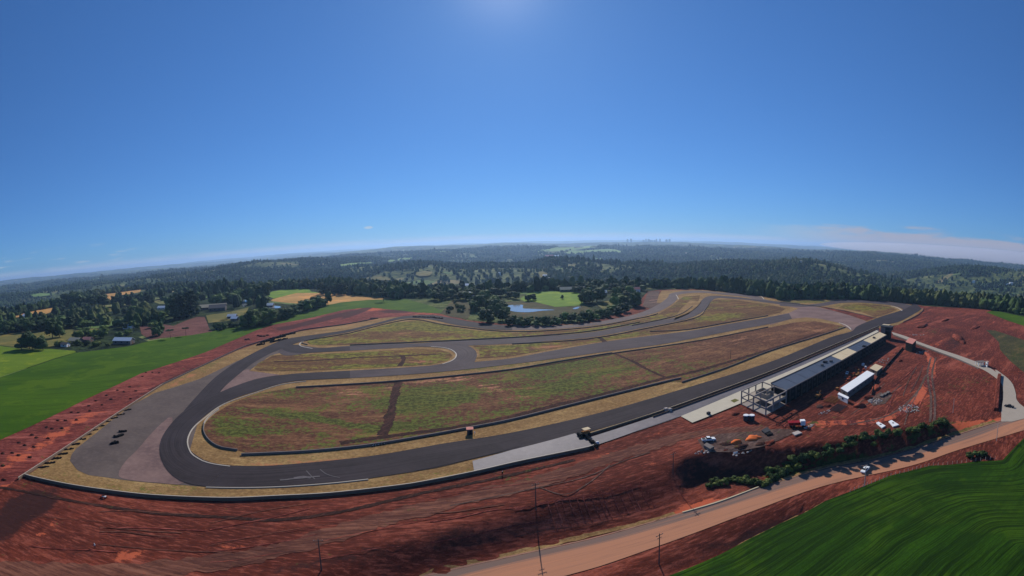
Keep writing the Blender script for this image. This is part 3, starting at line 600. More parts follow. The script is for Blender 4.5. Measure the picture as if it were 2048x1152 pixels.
sheet('paddock_slab', [(1361.5,834),(1400,818),(1479,784),(1541,759),(1640,716.5),(1713,682),(1753,661),(1762,668),(1700,705),(1560,775),(1479,809),(1384.5,847)], 6, M['slab'], None, lift=.12)
sheet('slab_opening', [(1461,803),(1470,799),(1478,802),(1468,807)], 7, M['olive'], None, lift=.13)
# infield ground
GA = [(900,790,700,120,0,.18),(850,800,90,26,0,.75,8),(800,850,80,10,0,.6,10),(960,780,80,16,1,.45,8),(1050,790,70,12,1,.4,10),(1130,770,90,14,0,.4,14),(1080,745,100,12,0,.35,10),(1230,740,80,14,0,.25),(1340,720,60,10,0,.2),(860,760,120,8,1,.5,6),(900,790,70,10,0,.3),
      (640,840,170,5,0,.95,-8),(590,825,60,7,0,.5,-10),(500,870,70,22,0,.35),(550,835,110,20,2,.05),(680,790,60,20,1,.25),(600,790,90,10,0,.25),(600,880,100,12,2,.1),(460,850,30,30,0,.3),(1480,690,120,16,1,.12),(1560,675,150,30,0,-.55),(1440,700,90,20,0,-.2),(1560,680,130,20,1,.15),(850,800,100,30,0,.25,8),(1120,770,110,16,0,.35,12),(620,800,80,12,0,-.35),(560,880,90,14,0,-.3),(1450,665,60,8,0,.1),(1600,655,80,14,1,.2),(980,830,70,6,0,.4,10),(740,780,40,8,0,.4)]
sheet('infield_soil', [(592,775),(787,764),(1024,740),(1124,723),(1224,708),(1324,696),(1399,682),(1470,668),(1536,656),(1590,645),(1630,643),(1665,648),(1690,654),(1644,670),(1600,682),(1540,700),(1364,765),(1340,764),(1180,803),(1024,842),(937,860),(762,890),(612,906),(512,911),(475,901),(440,897),(415,880),(408,862),(412,845),(430,828),(462,808),(512,788)], 4, M['inA'], 3.2, GA)
GG = [(900,680,900,80,0,.22),(740,655,60,7,0,.9),(820,650,80,9,0,.7),(900,662,90,6,0,.7,-4),(640,678,30,6,0,.6),(700,672,80,6,2,.05),(760,668,90,4,1,.3),(980,663,60,3,1,.2),(700,683,90,3,0,.8,2)]
sheet('infield_grass', [(614,684),(620,680),(660,675),(700,668),(787,646),(834,641),(880,649),(937,660),(1024,666),(1100,666),(1174,661),(1224,652),(1240,650),(1224,653),(1174,662),(1100,667),(1024,674),(887,681),(700,690),(640,691),(620,689)], 4, M['inG'], 4, GG)
sheet('infield_grass', [(516,727),(546,712),(570,710),(700,706),(837,698),(880,700),(900,706),(905,712),(895,722),(862,729),(787,734),(700,738),(600,742),(520,742),(508,738)], 4, M['inG'], 3.5, [(740,733,90,4,0,1.,2),(680,725,120,6,2,.15),(650,708,100,4,0,.4),(870,716,30,8,0,.6),(850,724,30,4,1,.7),(600,730,60,6,2,.1)])
sheet('infield_grass', [(945,718),(960,714),(958,700),(945,692),(1024,691),(1100,685),(1174,680),(1230,671),(1286,660),(1351,648),(1389,638),(1412,622),(1422,603),(1430,600),(1470,600),(1540,610),(1572,617),(1560,626),(1536,631),(1460,645),(1374,660),(1224,679),(1099,699),(1024,713)], 4, M['inG'], 4, [(1050,690,90,4,0,.9,2),(1150,690,90,5,0,-.3),(1450,632,60,5,0,.9,8),(1250,672,80,4,0,.7,10),(1480,612,60,8,1,.2),(1520,625,60,6,0,-.5),(980,702,60,8,0,.3),(1100,695,70,4,1,.4)])
sheet('infield_grass', [(1024,666),(1174,659),(1274,641),(1316,629),(1345,612),(1358,600),(1368,593),(1400,591),(1398,600),(1385,612),(1365,625),(1335,635),(1264,650),(1174,665),(1100,670),(1024,675)][:], 4, M['inG'], 4, [(1220,654,100,3,0,.7,8),(1340,620,20,6,1,.3),(1370,596,14,4,0,.8)])
sheet('infield_grass', [(1676,615),(1690,609.5),(1731,608),(1775,612),(1795,620),(1766,631),(1750,634),(1725,625)], 4, M['inG'], 4, [(1740,617,50,5,0,.6)])
sheet('infield_soil', [(1640,614),(1690,621),(1750,636),(1733,642),(1700,631),(1660,620)], 4, M['red'], 4)
for p, mm_, l in (([(1296,584),(1320,581),(1313,606),(1326,607),(1300,618),(1285,612)], 'gravel', 3), ([(1348,641),(1376,629),(1396,613),(1403,604),(1380,601),(1360,620)], 'verge', 5)):
    sheet('bare_patch', p, l, M[mm_], 5, [(1310,600,14,5,1,.5)])
# drains and trenches
def strip(name, pts, wpx, mat, layer=5, smooth=4, ground='structure'):
    w = G(crom(pts, smooth))[:, :2]; L = np.hypot(*np.diff(w, axis=0).T).sum(); w = resample(w, max(3, int(L/1.6)))
    jit = (rng.random(len(w))*.55+.6)+.35*vnoise(np.arange(len(w))*.17+rng.random()*50, np.zeros(len(w))); a = offset(w, wpx/2)-0; b = offset(w, -wpx/2)
    k = jit[:, None]; a = w+(a-w)*k; b = w+(b-w)*k[::-1]
    P = np.vstack([a, w, b]); z = np.r_[h(a[:, 0], a[:, 1]), h(w[:, 0], w[:, 1]), h(b[:, 0], b[:, 1])]+LY(layer); n = len(w)
    z[n:2*n] += 0
    F_ = [(j*n+i, (j+1)*n+i, (j+1)*n+i+1, j*n+i+1) for j in range(2) for i in range(n-1)]
    o = mesh_obj(name, np.c_[P, z], F_, mat); o['kind'] = ground; set_w(o.data, np.tile([[0, 0, .3]], (len(P), 1))); return o
for pts, wd_ in (([(796,765),(790,790),(783,820),(775,850),(765,872)], 4.4), ([(1229,708),(1262,722),(1300,742),(1330,755)], 2.6), ([(548,724),(620,722),(700,717),(760,714),(872,709)], 3.), ([(806,712),(806,724),(798,733)], 3.), ([(1199,676),(1213,686)], 4.),
    ([(680,887),(765,875),(900,857),(1024,834),(1100,814),(1200,791),(1330,757),(1400,741),(1540,699),(1640,666)], 3.2), ([(592,777),(787,765),(1024,741),(1224,709)], 2.)):
    strip('drain_trench', pts, wd_, M['trench'])
# dirt roads
def band(name, pts, wd_, mat, layer, w=(0,0,.0), smooth=4):
    o = strip(name, pts, wd_, mat, layer, smooth); n = len(o.data.vertices); at = o.data.color_attributes['w']; at.data.foreach_set('color', np.tile([*w, 1], (n, 1)).astype(np.float32).ravel()); return o
band('dirt_road', [(-60,1138),(0,1138),(150,1142),(300,1140),(440,1125),(560,1100),(650,1075),(760,1040),(848,1018),(950,993),(1060,968),(1180,930),(1290,895),(1380,870),(1470,862),(1540,858)], 6.5, M['dtrack'], 2)
band('wheel_rut', [(0,975),(60,985),(150,1003),(300,1025),(450,1035),(560,1040),(700,1020),(850,985),(1000,955),(1150,920)], 1.5, M['trench'], 2)
band('wheel_rut', [(900,1012),(1000,992),(1080,975),(1170,955),(1240,925),(1300,905)], .5, M['gravel'], 3, (0,.3,0))
band('wheel_rut', [(1080,975),(1130,990),(1180,965),(1220,930)], .4, M['gravel'], 3, (0,.25,0))
band('dirt_road', [(1560,850),(1660,846),(1740,844),(1790,830),(1830,800),(1860,760),(1862,720),(1850,700)], 5, M['redL'], 2, (0,.5,0))
band('wheel_rut', [(1860,845),(1862,800),(1855,750),(1862,715)], 1.2, M['gravel'], 3)
band('wheel_rut', [(1868,845),(1870,800),(1864,750),(1872,715)], 1.2, M['gravel'], 3)
band('wheel_rut', [(1700,850),(1780,830),(1830,790),(1852,750)], 1.2, M['gravel'], 3)
sheet('gravel_yard', [(1395,880),(1440,868),(1560,858),(1600,860),(1560,880),(1520,895),(1460,905),(1410,905)], 3, M['gravel'], 3)
sheet('gravel_yard', [(1737,800),(1760,785),(1785,790),(1770,808),(1745,812)], 3, M['gravel'], 3)
for i in range(15):   # washed-out rills down the cut slope
    x0 = 1090+i*14+rng.random()*6; y0 = 1000-(x0-1070)*.2+rng.random()*10
    band('slope_rill', [(x0, y0), (x0+8, y0+25), (x0+22, y0+62-(x0-1090)*.05)], .22, M['redL'], 3, (0,.12,0), 2)
for k in range(26):   # wheel marks left by site traffic
    x0 = random.choice([60, 200, 420, 640, 860, 1030]); y0 = 1020+random.random()*100+(x0 > 400)*25-(x0 > 800)*50; L_ = 130+random.random()*150; sl_ = random.uniform(.02, .1) if x0 < 400 else random.uniform(-.22, -.1)
    band('wheel_rut', [(x0, y0), (x0+L_*.33, y0+sl_*L_*.33+random.uniform(-4, 4)), (x0+L_*.66, y0+sl_*L_*.66+random.uniform(-4, 4)), (x0+L_, y0+sl_*L_)], random.choice([.2, .3, .45]), random.choice([M['dtrack'], M['redL'], M['redL']]), 3, (0, random.random()*.2, 0))
for k in range(12):
    x0 = 1740+random.random()*120; y0 = 720+random.random()*90; a_ = random.uniform(1.9, 2.6); L_ = 40+random.random()*40
    band('wheel_rut', [(x0, y0), (x0+math.cos(a_)*L_*.5+random.uniform(-4, 4), y0+math.sin(a_)*L_*.5), (x0+math.cos(a_)*L_, y0+math.sin(a_)*L_)], .5, random.choice([M['gravel'], M['redL']]), 3, (0, random.random()*.3, 0))
band('dry_grass_edge', [(820,1163),(900,1136),(1000,1114),(1062,1099),(1200,1066),(1300,1042),(1350,1027)], 1.8, M['verge'], 3)
band('dry_grass_edge', [(1560,962),(1648,934),(1761,911),(1911,867),(1990,842)], 2.2, M['verge'], 3, (.3,0,0))
band('dry_grass_edge', [(1340,1156),(1440,1114),(1500,1081),(1560,1051),(1650,1006),(1700,987)], 1.2, M['verge'], 3)
# the public road
o = ribbon('dirt_highway', ROAD_UP, ROAD_LOW, 3, M['road'], across=10, smooth=4)
band('road_edge', [(p[0], p[1]-1.5) for p in ROAD_UP], .5, M['gravel'], 4, (0,.8,0))
ribbon('concrete_road', [(1783,664),(1815,674),(1835,683),(1880,699),(1920,712),(1960,727),(1975,734),(1990,743),(2001,757),(2006,775),(2005,800),(2003,825),(2002,842)], [(1785,668),(1812,677),(1835,687),(1880,703),(1918,717),(1958,733),(1972,741),(1985,750),(1992,765),(1995,782),(1997,800),(2000,822),(1985,845)][:] if False else [(1786,669),(1812,679),(1835,688),(1880,705),(1918,719),(1957,736),(1972,743),(1992,757),(2004,768),(2006,785),(2005,800),(2004,825),(2004,845)], 4, M['concrete'])
sheet('concrete_road', [(1990,740),(2002,747),(2015,757),(2026,770),(2032,790),(2033,800),(2048,815),(2080,825),(2080,832),(2048,838),(2004,844),(2006,800),(2006,775),(1998,760)], 5, M['concrete'], None, closed_smooth=2)
for pts_, w_ in (([(588,958),(610,955),(622,957)], 1.2), ([(613,943),(622,953),(630,960)], .35), ([(640,940),(655,951),(680,957)], .35), ([(560,962),(600,958),(640,954)], .8)):
    band('dust_mark', pts_, w_, M['dust'], 7.4)
# white kerbs
def kerb(pts, w, label, hgt=.46):
    line_wall('kerb', pts, hgt, w, M['kerb'], label, 'kerb', smooth=6)
kerb([(612,763),(562,770),(512,786),(455,806),(430,820),(408,838),(393,850),(381,865),(375,885),(382,907),(396,918),(410,925),(430,930),(460,934)], .8, 'long white kerb curving round the inside of the big left hairpin')
kerb([(412,976),(480,977),(564,975),(663,968),(737,960)], .65, 'straight white kerb on the lower outer edge of the track after the hairpin')
kerb([(625,698),(605,694),(599,690),(602,686),(612,681)], 1.6, 'small curved white kerb at the tip of the upper grass island')
kerb([(862,694),(885,696),(902,700),(912,708),(911,716),(902,723),(885,729)], 1.2, 'white kerb round the right end of the thin middle island')
kerb([(1678,646),(1690,650),(1699,656),(1702,660)], 1.6, 'short white kerb at the right tip of the red infield')
kerb([(1782,612),(1793,615),(1801,619),(1804,622)], 1.8, 'short white kerb on the far yellow island beside the bend')
kerb([(1517,590),(1523,593),(1528,599)], 1.6, 'short pale kerb on the farthest bend by the forest')
kerb([(1352,590),(1355,594),(1357,599)], 1.4, 'pale kerb inside the far bend near the bare quarry patch')
# concrete barriers
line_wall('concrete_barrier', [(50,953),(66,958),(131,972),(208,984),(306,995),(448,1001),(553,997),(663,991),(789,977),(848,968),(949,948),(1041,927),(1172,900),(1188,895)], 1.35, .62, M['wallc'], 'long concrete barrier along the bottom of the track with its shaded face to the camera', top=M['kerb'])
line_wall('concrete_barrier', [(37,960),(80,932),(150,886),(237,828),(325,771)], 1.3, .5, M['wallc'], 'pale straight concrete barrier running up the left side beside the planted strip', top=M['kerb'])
line_wall('concrete_barrier', [(325,770),(387,741),(475,700),(512,687),(600,662),(687,650),(757,637)], 1.1, .5, M['concD'], 'grey barrier continuing far up the outer side of the upper track')
line_wall('concrete_barrier', [(483,911),(512,910),(612,905),(700,897),(762,889),(850,874),(937,858),(1024,841),(1180,802),(1330,765),(1362,758)], 1.1, .9, M['concD'], 'long dark-topped barrier between the infield and the main straight')
line_wall('concrete_barrier', [(1364,766),(1450,738),(1540,703),(1644,671),(1691,655)], 1.0, .5, M['concD'], 'barrier along the far half of the red infield beside the main straight')
line_wall('concrete_barrier', [(592,776),(700,770),(787,764),(900,754),(1024,740),(1124,723),(1224,707)], 1.0, .5, M['concD'], 'dark barrier along the upper edge of the big infield')
line_wall('concrete_barrier', [(475,902),(455,899),(440,896),(425,888),(413,876),(407,862),(408,850)], 1.0, .6, M['concD'], 'short curved barrier inside the left hairpin')
line_wall('concrete_barrier', [(408,849),(415,838),(428,827),(438,820)], 1.0, .5, M['kerb'], 'short white curved barrier inside the left hairpin')
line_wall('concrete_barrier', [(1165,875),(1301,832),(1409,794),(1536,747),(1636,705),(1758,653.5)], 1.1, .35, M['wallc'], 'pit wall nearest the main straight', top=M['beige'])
line_wall('concrete_barrier', [(1306,836),(1409,799),(1536,752),(1636,710),(1758,658)], 1.0, .3, M['wallc'], 'second pit wall on the pit lane side')
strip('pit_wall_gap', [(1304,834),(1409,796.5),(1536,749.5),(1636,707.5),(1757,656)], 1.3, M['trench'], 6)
for pts, lb in (([(700,691),(837,685),(1024,676),(1174,664),(1280,645)], 'low dark barrier above the middle track'), ([(700,667),(787,645),(834,640),(900,652),(1024,664),(1174,656),(1280,637),(1316,628)], 'low dark barrier below the uppermost track'),
    ([(615,690),(604,687),(612,682),(660,674),(700,667)], 'low dark barrier round the tip of the upper grass island'), ([(1024,689),(1174,679),(1286,659),(1389,637),(1412,618),(1420,603)], 'low dark barrier below the middle track'), ([(1224,708),(1399,682),(1536,655)], 'low barrier on the upper edge of the far infield'),
    ([(1300,664),(1374,660),(1460,645),(1536,632)], 'low dark barrier above the far return straight'), ([(1560,605),(1640,614),(1700,625),(1752,637)], 'low dark barrier beside the old paddock asphalt'), ([(1844,617),(1846,621),(1835,631),(1806,645)], 'curved barrier on the outside of the last bend'), ([(1264,652),(1335,637),(1365,627),(1385,613)], 'low barrier between the two far bends')):
    line_wall('barrier', pts, .9, .4, M['concD'], lb)
line_wall('barrier', [(740,637),(757,637)], .9, .4, M['wallc'], 'short pale barrier end at the top of the red strip')
# ================================================================ VEGETATION
def unit_ico(sub):
    bm = bmesh.new(); bmesh.ops.create_icosphere(bm, subdivisions=sub, radius=1); V = np.array([v.co[:] for v in bm.verts]); T = np.array([[v.index for v in f.verts] for f in bm.faces]); bm.free(); return V, T
ICO1, ICO2, ICO3 = unit_ico(1), unit_ico(2), unit_ico(3)
def crown_mesh(name, kind, mat, nl, seed):
    r = np.random.default_rng(seed); B = []       # sub-blobs: centre, radii
    if kind == 'broad':
        for k in range(11): a = r.random()*6.28; q = r.random()**.5*.25; B.append((math.cos(a)*q, math.sin(a)*q, .3+.52*(k/10)-q*.2, .2+r.random()*.07, .17+r.random()*.05))
    elif kind == 'tall':
        for k in range(12): z = .2+.72*k/11; q = .17*(1-abs(z-.45))*.9; a = r.random()*6.28; B.append((math.cos(a)*q*.7, math.sin(a)*q*.7, z, .15*(1.15-z*.75)+.02, .1))
    elif kind == 'umbrella':
        for k in range(10): a = k*.63+r.random()*.3; q = .27+r.random()*.08; B.append((math.cos(a)*q, math.sin(a)*q, .86+r.random()*.05, .1, .045))
        for k in range(4): a = r.random()*6.28; B.append((math.cos(a)*.12, math.sin(a)*.12, .88, .11, .06))
    else:
        for k in range(10): a = r.random()*6.28; q = r.random()**.5*.42; B.append((math.cos(a)*q, math.sin(a)*q, .32+r.random()*.36-q*.3, .24+r.random()*.1, .22+r.random()*.08))
    V = []; T = []; tint = []; n0 = 0
    for (x, y, z, ra, rz) in B:       # solid inner mass
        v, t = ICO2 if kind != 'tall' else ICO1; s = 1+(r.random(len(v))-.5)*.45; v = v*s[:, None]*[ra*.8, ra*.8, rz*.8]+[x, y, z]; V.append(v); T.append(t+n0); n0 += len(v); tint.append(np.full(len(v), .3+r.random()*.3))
    C = np.array(B); idx = r.integers(0, len(B), nl); d = r.normal(size=(nl, 3)); d /= np.linalg.norm(d, axis=1)[:, None]
    rr = .8+.35*r.random(nl)**1.5; c = C[idx, :3]+d*rr[:, None]*C[idx][:, [3, 3, 4]]
    ls = (.022 if kind != 'bush' else .04)*(.7+.8*r.random(nl)); nrm = d*.6+r.normal(size=(nl, 3))*.6; nrm /= np.linalg.norm(nrm, axis=1)[:, None]
    u = np.cross(nrm, r.normal(size=(nl, 3))); u /= np.linalg.norm(u, axis=1)[:, None]; w = np.cross(nrm, u)
    q = np.stack([c+(u)*ls[:, None], c-u*ls[:, None]*.5+w*ls[:, None], c-u*ls[:, None]*.5-w*ls[:, None]], 1).reshape(-1, 3)
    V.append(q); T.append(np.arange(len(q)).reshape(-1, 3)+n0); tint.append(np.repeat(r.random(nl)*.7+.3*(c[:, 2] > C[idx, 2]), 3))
    me = fast_mesh(name, np.vstack(V), np.vstack(T), mat); at = me.attributes.new('tint', 'FLOAT', 'POINT'); at.data.foreach_set('value', np.concatenate(tint).astype(np.float32)); return me
def trunk_mesh(name, kind, seed):
    r = np.random.default_rng(seed); m = MB(); top = {'broad': .4, 'tall': .85, 'umbrella': .9, 'bush': .35}[kind]; w = {'broad': .028, 'tall': .02, 'umbrella': .02, 'bush': .02}[kind]
    m.tube((0,0,-.03), (.01,0,top*.5), w, w*.75, 7); m.tube((.01,0,top*.48), (0,.01,top), w*.75, w*.35, 7)
    for k in range(5):
        a = k*1.26+r.random(); z = top*(.5+.1*k) if kind != 'umbrella' else .8
        m.tube((.005,0,z), (math.cos(a)*.2, math.sin(a)*.2, z+(.12 if kind != 'umbrella' else .06)), w*.45, w*.2, 5)
    me = bpy.data.meshes.new(name); me.from_pydata(m.V, [], m.F); me.materials.append(M['bark']); return me
PROTO = {}
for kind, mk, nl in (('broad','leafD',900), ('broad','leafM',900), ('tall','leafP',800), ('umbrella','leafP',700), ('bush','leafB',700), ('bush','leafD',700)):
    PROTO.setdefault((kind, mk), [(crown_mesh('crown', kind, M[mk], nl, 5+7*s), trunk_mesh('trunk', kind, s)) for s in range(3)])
def plant(p, hpx, kind, mk, label, group=None, name=None, wide=1., cat=None):
    w = G([p])[0]
    if np.abs(proj([w])[0]-np.array(p)).max() > 5: return None
    s = hpx/FP*math.dist(w, (0,0,H)); cm, tm = PROTO[(kind, mk)][random.randrange(3)]
    nm = name or {'broad': 'tree', 'tall': 'tall_tree', 'umbrella': 'umbrella_pine', 'bush': 'shrub'}[kind]
    e = empty(nm, w, random.random()*6.28); e.scale = (s*wide, s*wide, s)
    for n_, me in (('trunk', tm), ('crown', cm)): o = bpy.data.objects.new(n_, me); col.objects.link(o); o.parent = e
    return tag(e, label, cat or ('shrub' if kind == 'bush' else 'tree'), group)
def along(pts, n, hp, kind, mks, label, group, spread=3, wide=1., **k):
    p = resample(np.array(pts, float), 200); 
    for i in range(n):
        q = p[int((i+.5+(random.random()-.5)*.7)/n*199)]
        plant((q[0]+random.uniform(-1, 1), q[1]+random.uniform(-spread, spread)), hp*random.uniform(.72, 1.18), kind, random.choice(mks), label, group, wide=wide*random.uniform(.85, 1.25), **k)
def area(poly, n, hp, kind, mks, label, group, wide=1.):
    P = np.array(poly, float); lo, hi = P.min(0), P.max(0); k = 0
    while k < n:
        q = np.array([random.uniform(lo[0], hi[0]), random.uniform(lo[1], hi[1])])
        if inside(q[None], P)[0]: plant(q, hp*random.uniform(.7, 1.2), kind, random.choice(mks), label, group, wide=wide*random.uniform(.85, 1.25)); k += 1
D_, Mi = 'leafD', 'leafM'
along([(42,700),(90,700)], 5, 36, 'broad', [D_], 'tree in the big dark grove standing on the light green field at the left', 'big dark grove', 3, 1.2)
along([(104,677),(121,674)], 2, 38, 'broad', [D_], 'one of two tall round trees on the meadow right of the big dark grove', 'pair of tall round trees', .5, .8)
along([(148,676),(210,675)], 8, 19, 'broad', [D_, Mi], 'small tree in the row behind the low farm roof at the left', 'row behind the farm roof', 2, 1.2)
along([(6,665),(60,662),(150,656)], 18, 24, 'broad', [D_], 'dark tree in the long belt behind the left meadow', 'tree belt behind the left meadow', 3, 1.3)
along([(226,613),(262,612),(308,606)], 18, 20, 'tall', ['leafP'], 'dark narrow tree in the block below the small golden field', 'dark block below the golden field', 3, 1.4)
along([(124,612),(165,610),(212,612)], 14, 25, 'broad', [D_], 'dark tree in the belt left of the small golden field', 'belt left of the golden field', 3, 1.2)
along([(347,640),(395,630)], 12, 44, 'tall', ['leafP'], 'tall dark conifer in the clump behind the ploughed red field', 'tall conifers behind the ploughed field', 3, 1.1)
along([(422,611),(490,600)], 10, 24, 'broad', [Mi], 'lighter green tree behind the long pale farm roof', 'trees behind the long farm roof', 2, 1.1)
along([(492,604),(535,598)], 8, 33, 'broad', [D_], 'dark tree between the small pond and the lime green field', 'dark trees by the small pond', 3, 1.)
along([(484,657),(545,646)], 13, 31, 'broad', [D_, Mi], 'tree in the thick clump at the upper edge of the long green field', 'clump on the edge of the green field', 4, 1.1)
along([(548,640),(600,628)], 9, 20, 'broad', [D_], 'low tree in the belt below the large golden field', 'belt below the large golden field', 3, 1.3)
along([(604,626),(648,612)], 9, 22, 'broad', [D_, Mi], 'rounded tree between the large golden field and the green crop', 'rounded trees by the golden field', 2, 1.2)
plant((656,610), 29, 'broad', D_, 'single tall dark tree standing in front of the large golden field', wide=.7)
along([(642,589),(692,589)], 12, 20, 'tall', ['leafP'], 'dark conifer in the block on top of the large golden field', 'conifer block above the golden field', 2, 1.5)
along([(430,661),(475,653)], 6, 14, 'bush', [D_], 'dark bush at the corner between ploughed field and green crop', 'bushes at the ploughed field corner', 2, 1.)
along([(308,674),(322,669)], 3, 27, 'broad', [D_], 'tree at the left end of the ploughed red field', 'trees left of the ploughed field', 2, .9)
plant((341,677), 19, 'umbrella', 'leafP', 'left one of two umbrella pines in front of the ploughed field', wide=1.15); plant((372,671), 17, 'umbrella', 'leafP', 'right one of two umbrella pines in front of the ploughed field', wide=1.15)
plant((463,636), 20, 'umbrella', 'leafP', 'umbrella pine on the olive meadow beside the long farm roof'); plant((767,603), 20, 'umbrella', 'leafP', 'lone umbrella pine standing on the crest of the green field', wide=1.4)
area([(95,625),(300,618),(345,640),(300,660),(230,682),(150,655)], 36, 15, 'broad', [D_, Mi], 'scattered tree among the small farms at the left', 'scattered trees among the farms', 1.3)
along([(108,694),(132,690),(220,692)], 9, 12, 'bush', [D_, 'leafB'], 'garden bush beside the low farm roof', 'garden bushes by the farm roof', 2, 1.)
area([(938,622),(958,600),(1008,604),(1018,648),(946,646)], 22, 26, 'broad', [D_, Mi], 'tree in the dense grove left of the pond', 'grove left of the pond', 1.1)
along([(1012,650),(1100,649),(1180,640),(1255,622)], 36, 18, 'broad', [D_, Mi], 'tree in the belt between the pond and the uppermost track', 'belt between pond and track', 4, 1.2)
along([(1162,607),(1195,604)], 6, 28, 'broad', [D_], 'large dark tree right of the lime green meadow', 'dark trees right of the lime meadow', 2, 1.2)
area([(1222,600),(1276,592),(1278,614),(1225,622)], 12, 26, 'broad', [D_, Mi], 'tree in the grove below the two white houses', 'grove below the white houses', 1.1)
along([(862,602),(960,596),(1040,596)], 16, 18, 'broad', [D_], 'dark tree in the line behind the water tower', 'tree line behind the water tower', 4, 1.4)
along([(1145,584),(1290,583)], 12, 15, 'broad', [D_], 'dark tree behind the white houses on the valley edge', 'tree line behind the white houses', 2, 1.5)
along([(1054,602),(1066,601)], 3, 14, 'broad', [D_], 'small dark tree on the left part of the lime meadow', 'small trees on the lime meadow', 1, 1.2)
plant((1124,598), 9, 'broad', D_, 'lone small tree in the middle of the lime meadow')
along([(1535,962),(1605,924),(1660,902),(1720,884),(1780,869)], 40, 15, 'bush', ['leafB', D_, D_], 'bushy roadside shrub in the thick row on the bank above the dirt highway', 'thick shrub row on the road bank', 9, .8)
along([(1530,950),(1600,925),(1700,893),(1760,880)], 18, 15, 'bush', ['leafB', D_], 'small shrub in the thick row on the bank above the dirt highway', 'small shrubs in the thick row', 10, .9)
along([(1760,884),(1830,862),(1900,845)], 20, 13, 'bush', ['leafB'], 'low shrub at the thin right end of the roadside shrub row', 'thin end of the roadside shrubs', 4, 1.)
along([(1412,972),(1470,962),(1540,972)], 20, 13, 'bush', ['leafB'], 'small shrub below the dark cut bank beside the dirt highway', 'small shrubs below the dark bank', 5, 1.)
along([(1936,915),(1975,912)], 4, 17, 'bush', ['leafB', D_], 'pale shrub at the corner of the row crop field', 'shrubs at the crop field corner', 2, 1.)
area([(882,626),(906,602),(932,606),(940,632),(915,634)], 10, 8, 'bush', [D_, 'leafB'], 'low scrub bush left of the pond grove', 'scrub left of the grove')
FIELDW = [np.array([v.co[:2] for v in o.data.vertices]) for o in []]
for pp in ([(347,652),(393,634),(415,634),(425,663),(323,676),(279,652)], [(412,631),(497,615),(481,637),(417,646)], [(205,589),(289,577),(262,588),(222,600)], [(6,638),(62,623),(130,611),(87,630),(20,637)], [(197,618),(238,615),(226,622),(198,624)], [(400,612),(470,606),(470,626),(400,628)], [(480,598),(500,598),(498,616),(482,616)]): FIELDW.append(Gz(pp))
# woods over the hills: nobody could count these
def forest():
    P = []
    n = 150000; a = rad(-76)+rng.random(n)*rad(152); r = 480+(6200-480)*rng.random(n)**1.25
    x = np.sin(a)*r; y = np.cos(a)*r; q = np.c_[x, y]
    keep = ~inside(q, PLAT); nz_ = fbm(x/420+9, y/420+3, 4); keep &= (nz_ > .385) | (rng.random(n) < .12)
    q = q[keep]
    for poly in HILLF: q = q[~inside(q, poly)]
    n_free = len(q)
    for px, cnt, sp_ in (([(1300,578),(1400,576),(1470,581),(1530,588),(1562,597)], 110, 3), ([(1560,600),(1620,597)], 40, 2), ([(1620,598),(1700,598),(1850,608),(1960,617),(2060,632)], 170, 2), ([(292,598),(330,585),(380,592)], 60, 5), ([(400,592),(470,588),(540,583)], 36, 3), ([(700,590),(800,598),(900,592),(1000,587),(1150,580),(1290,577)], 260, 4)):
        p = resample(px, cnt)+(rng.random((cnt, 2))-.5)*[8, 2*sp_]-[0, sp_]; w = Gz(p, np.zeros(cnt)); q = np.vstack([q, w])
    n_line = len(q)-n_free
    fill = np.array([(0,645),(60,632),(130,618),(205,600),(290,590),(400,584),(480,592),(540,602),(530,622),(500,612),(410,622),(400,632),(345,648),(290,650),(240,662),(200,655),(0,662)], float)
    c = rng.random((1000, 2))*[540, 85]+[0, 582]; c = c[inside(c, fill)]; c = c[fbm(c[:, 0]/18, c[:, 1]/5, 3) > .46]; w = Gz(c, np.zeros(len(c)))
    for poly in FIELDW: w = w[~inside(w, poly)]
    q = np.vstack([q, w])
    x, y = q.T; r = np.hypot(x, y); z = h(x, y); lnf = np.ones(len(q)); lnf[n_free:n_free+n_line] = .72
    big = np.where(r > 2600, 1+(r-2600)/2200, 1.); s = (4.2+rng.random(len(q))*3.6)*big; hh = (5.5+rng.random(len(q))*6)*big**.6*(1+.5*(fbm(x/200, y/200, 2) > .62))
    hh = hh*lnf*(.75+.5*rng.random(len(q))); s = s*np.where(lnf < 1, .9, 1)
    V = []; T = []; tn = []; n0 = 0
    for sel, (iv, it) in ((r < 1500, ICO2), (r >= 1500, ICO1)):
        i = np.where(sel)[0]; k = len(iv); jit = 1+(rng.random((len(i), k))-.5)*.55
        v = iv[None]*jit[..., None]*np.stack([s[i], s[i], hh[i]], 1)[:, None]; v += np.stack([x[i], y[i], z[i]+hh[i]*.75], 1)[:, None]
        V.append(v.reshape(-1, 3)); T.append((it[None]+np.arange(len(i))[:, None, None]*k).reshape(-1, 3)+n0); n0 += len(i)*k; tn.append(np.repeat(rng.random(len(i)), k))
    me = fast_mesh('forest', np.vstack(V), np.vstack(T), M['forest']); at = me.attributes.new('tint', 'FLOAT', 'POINT'); at.data.foreach_set('value', np.concatenate(tn).astype(np.float32))
    o = bpy.data.objects.new('forest', me); col.objects.link(o); tag(o, 'dense dark forest covering the hills and valley', 'forest', kind='stuff'); print('forest tris', len(me.polygons))
forest()
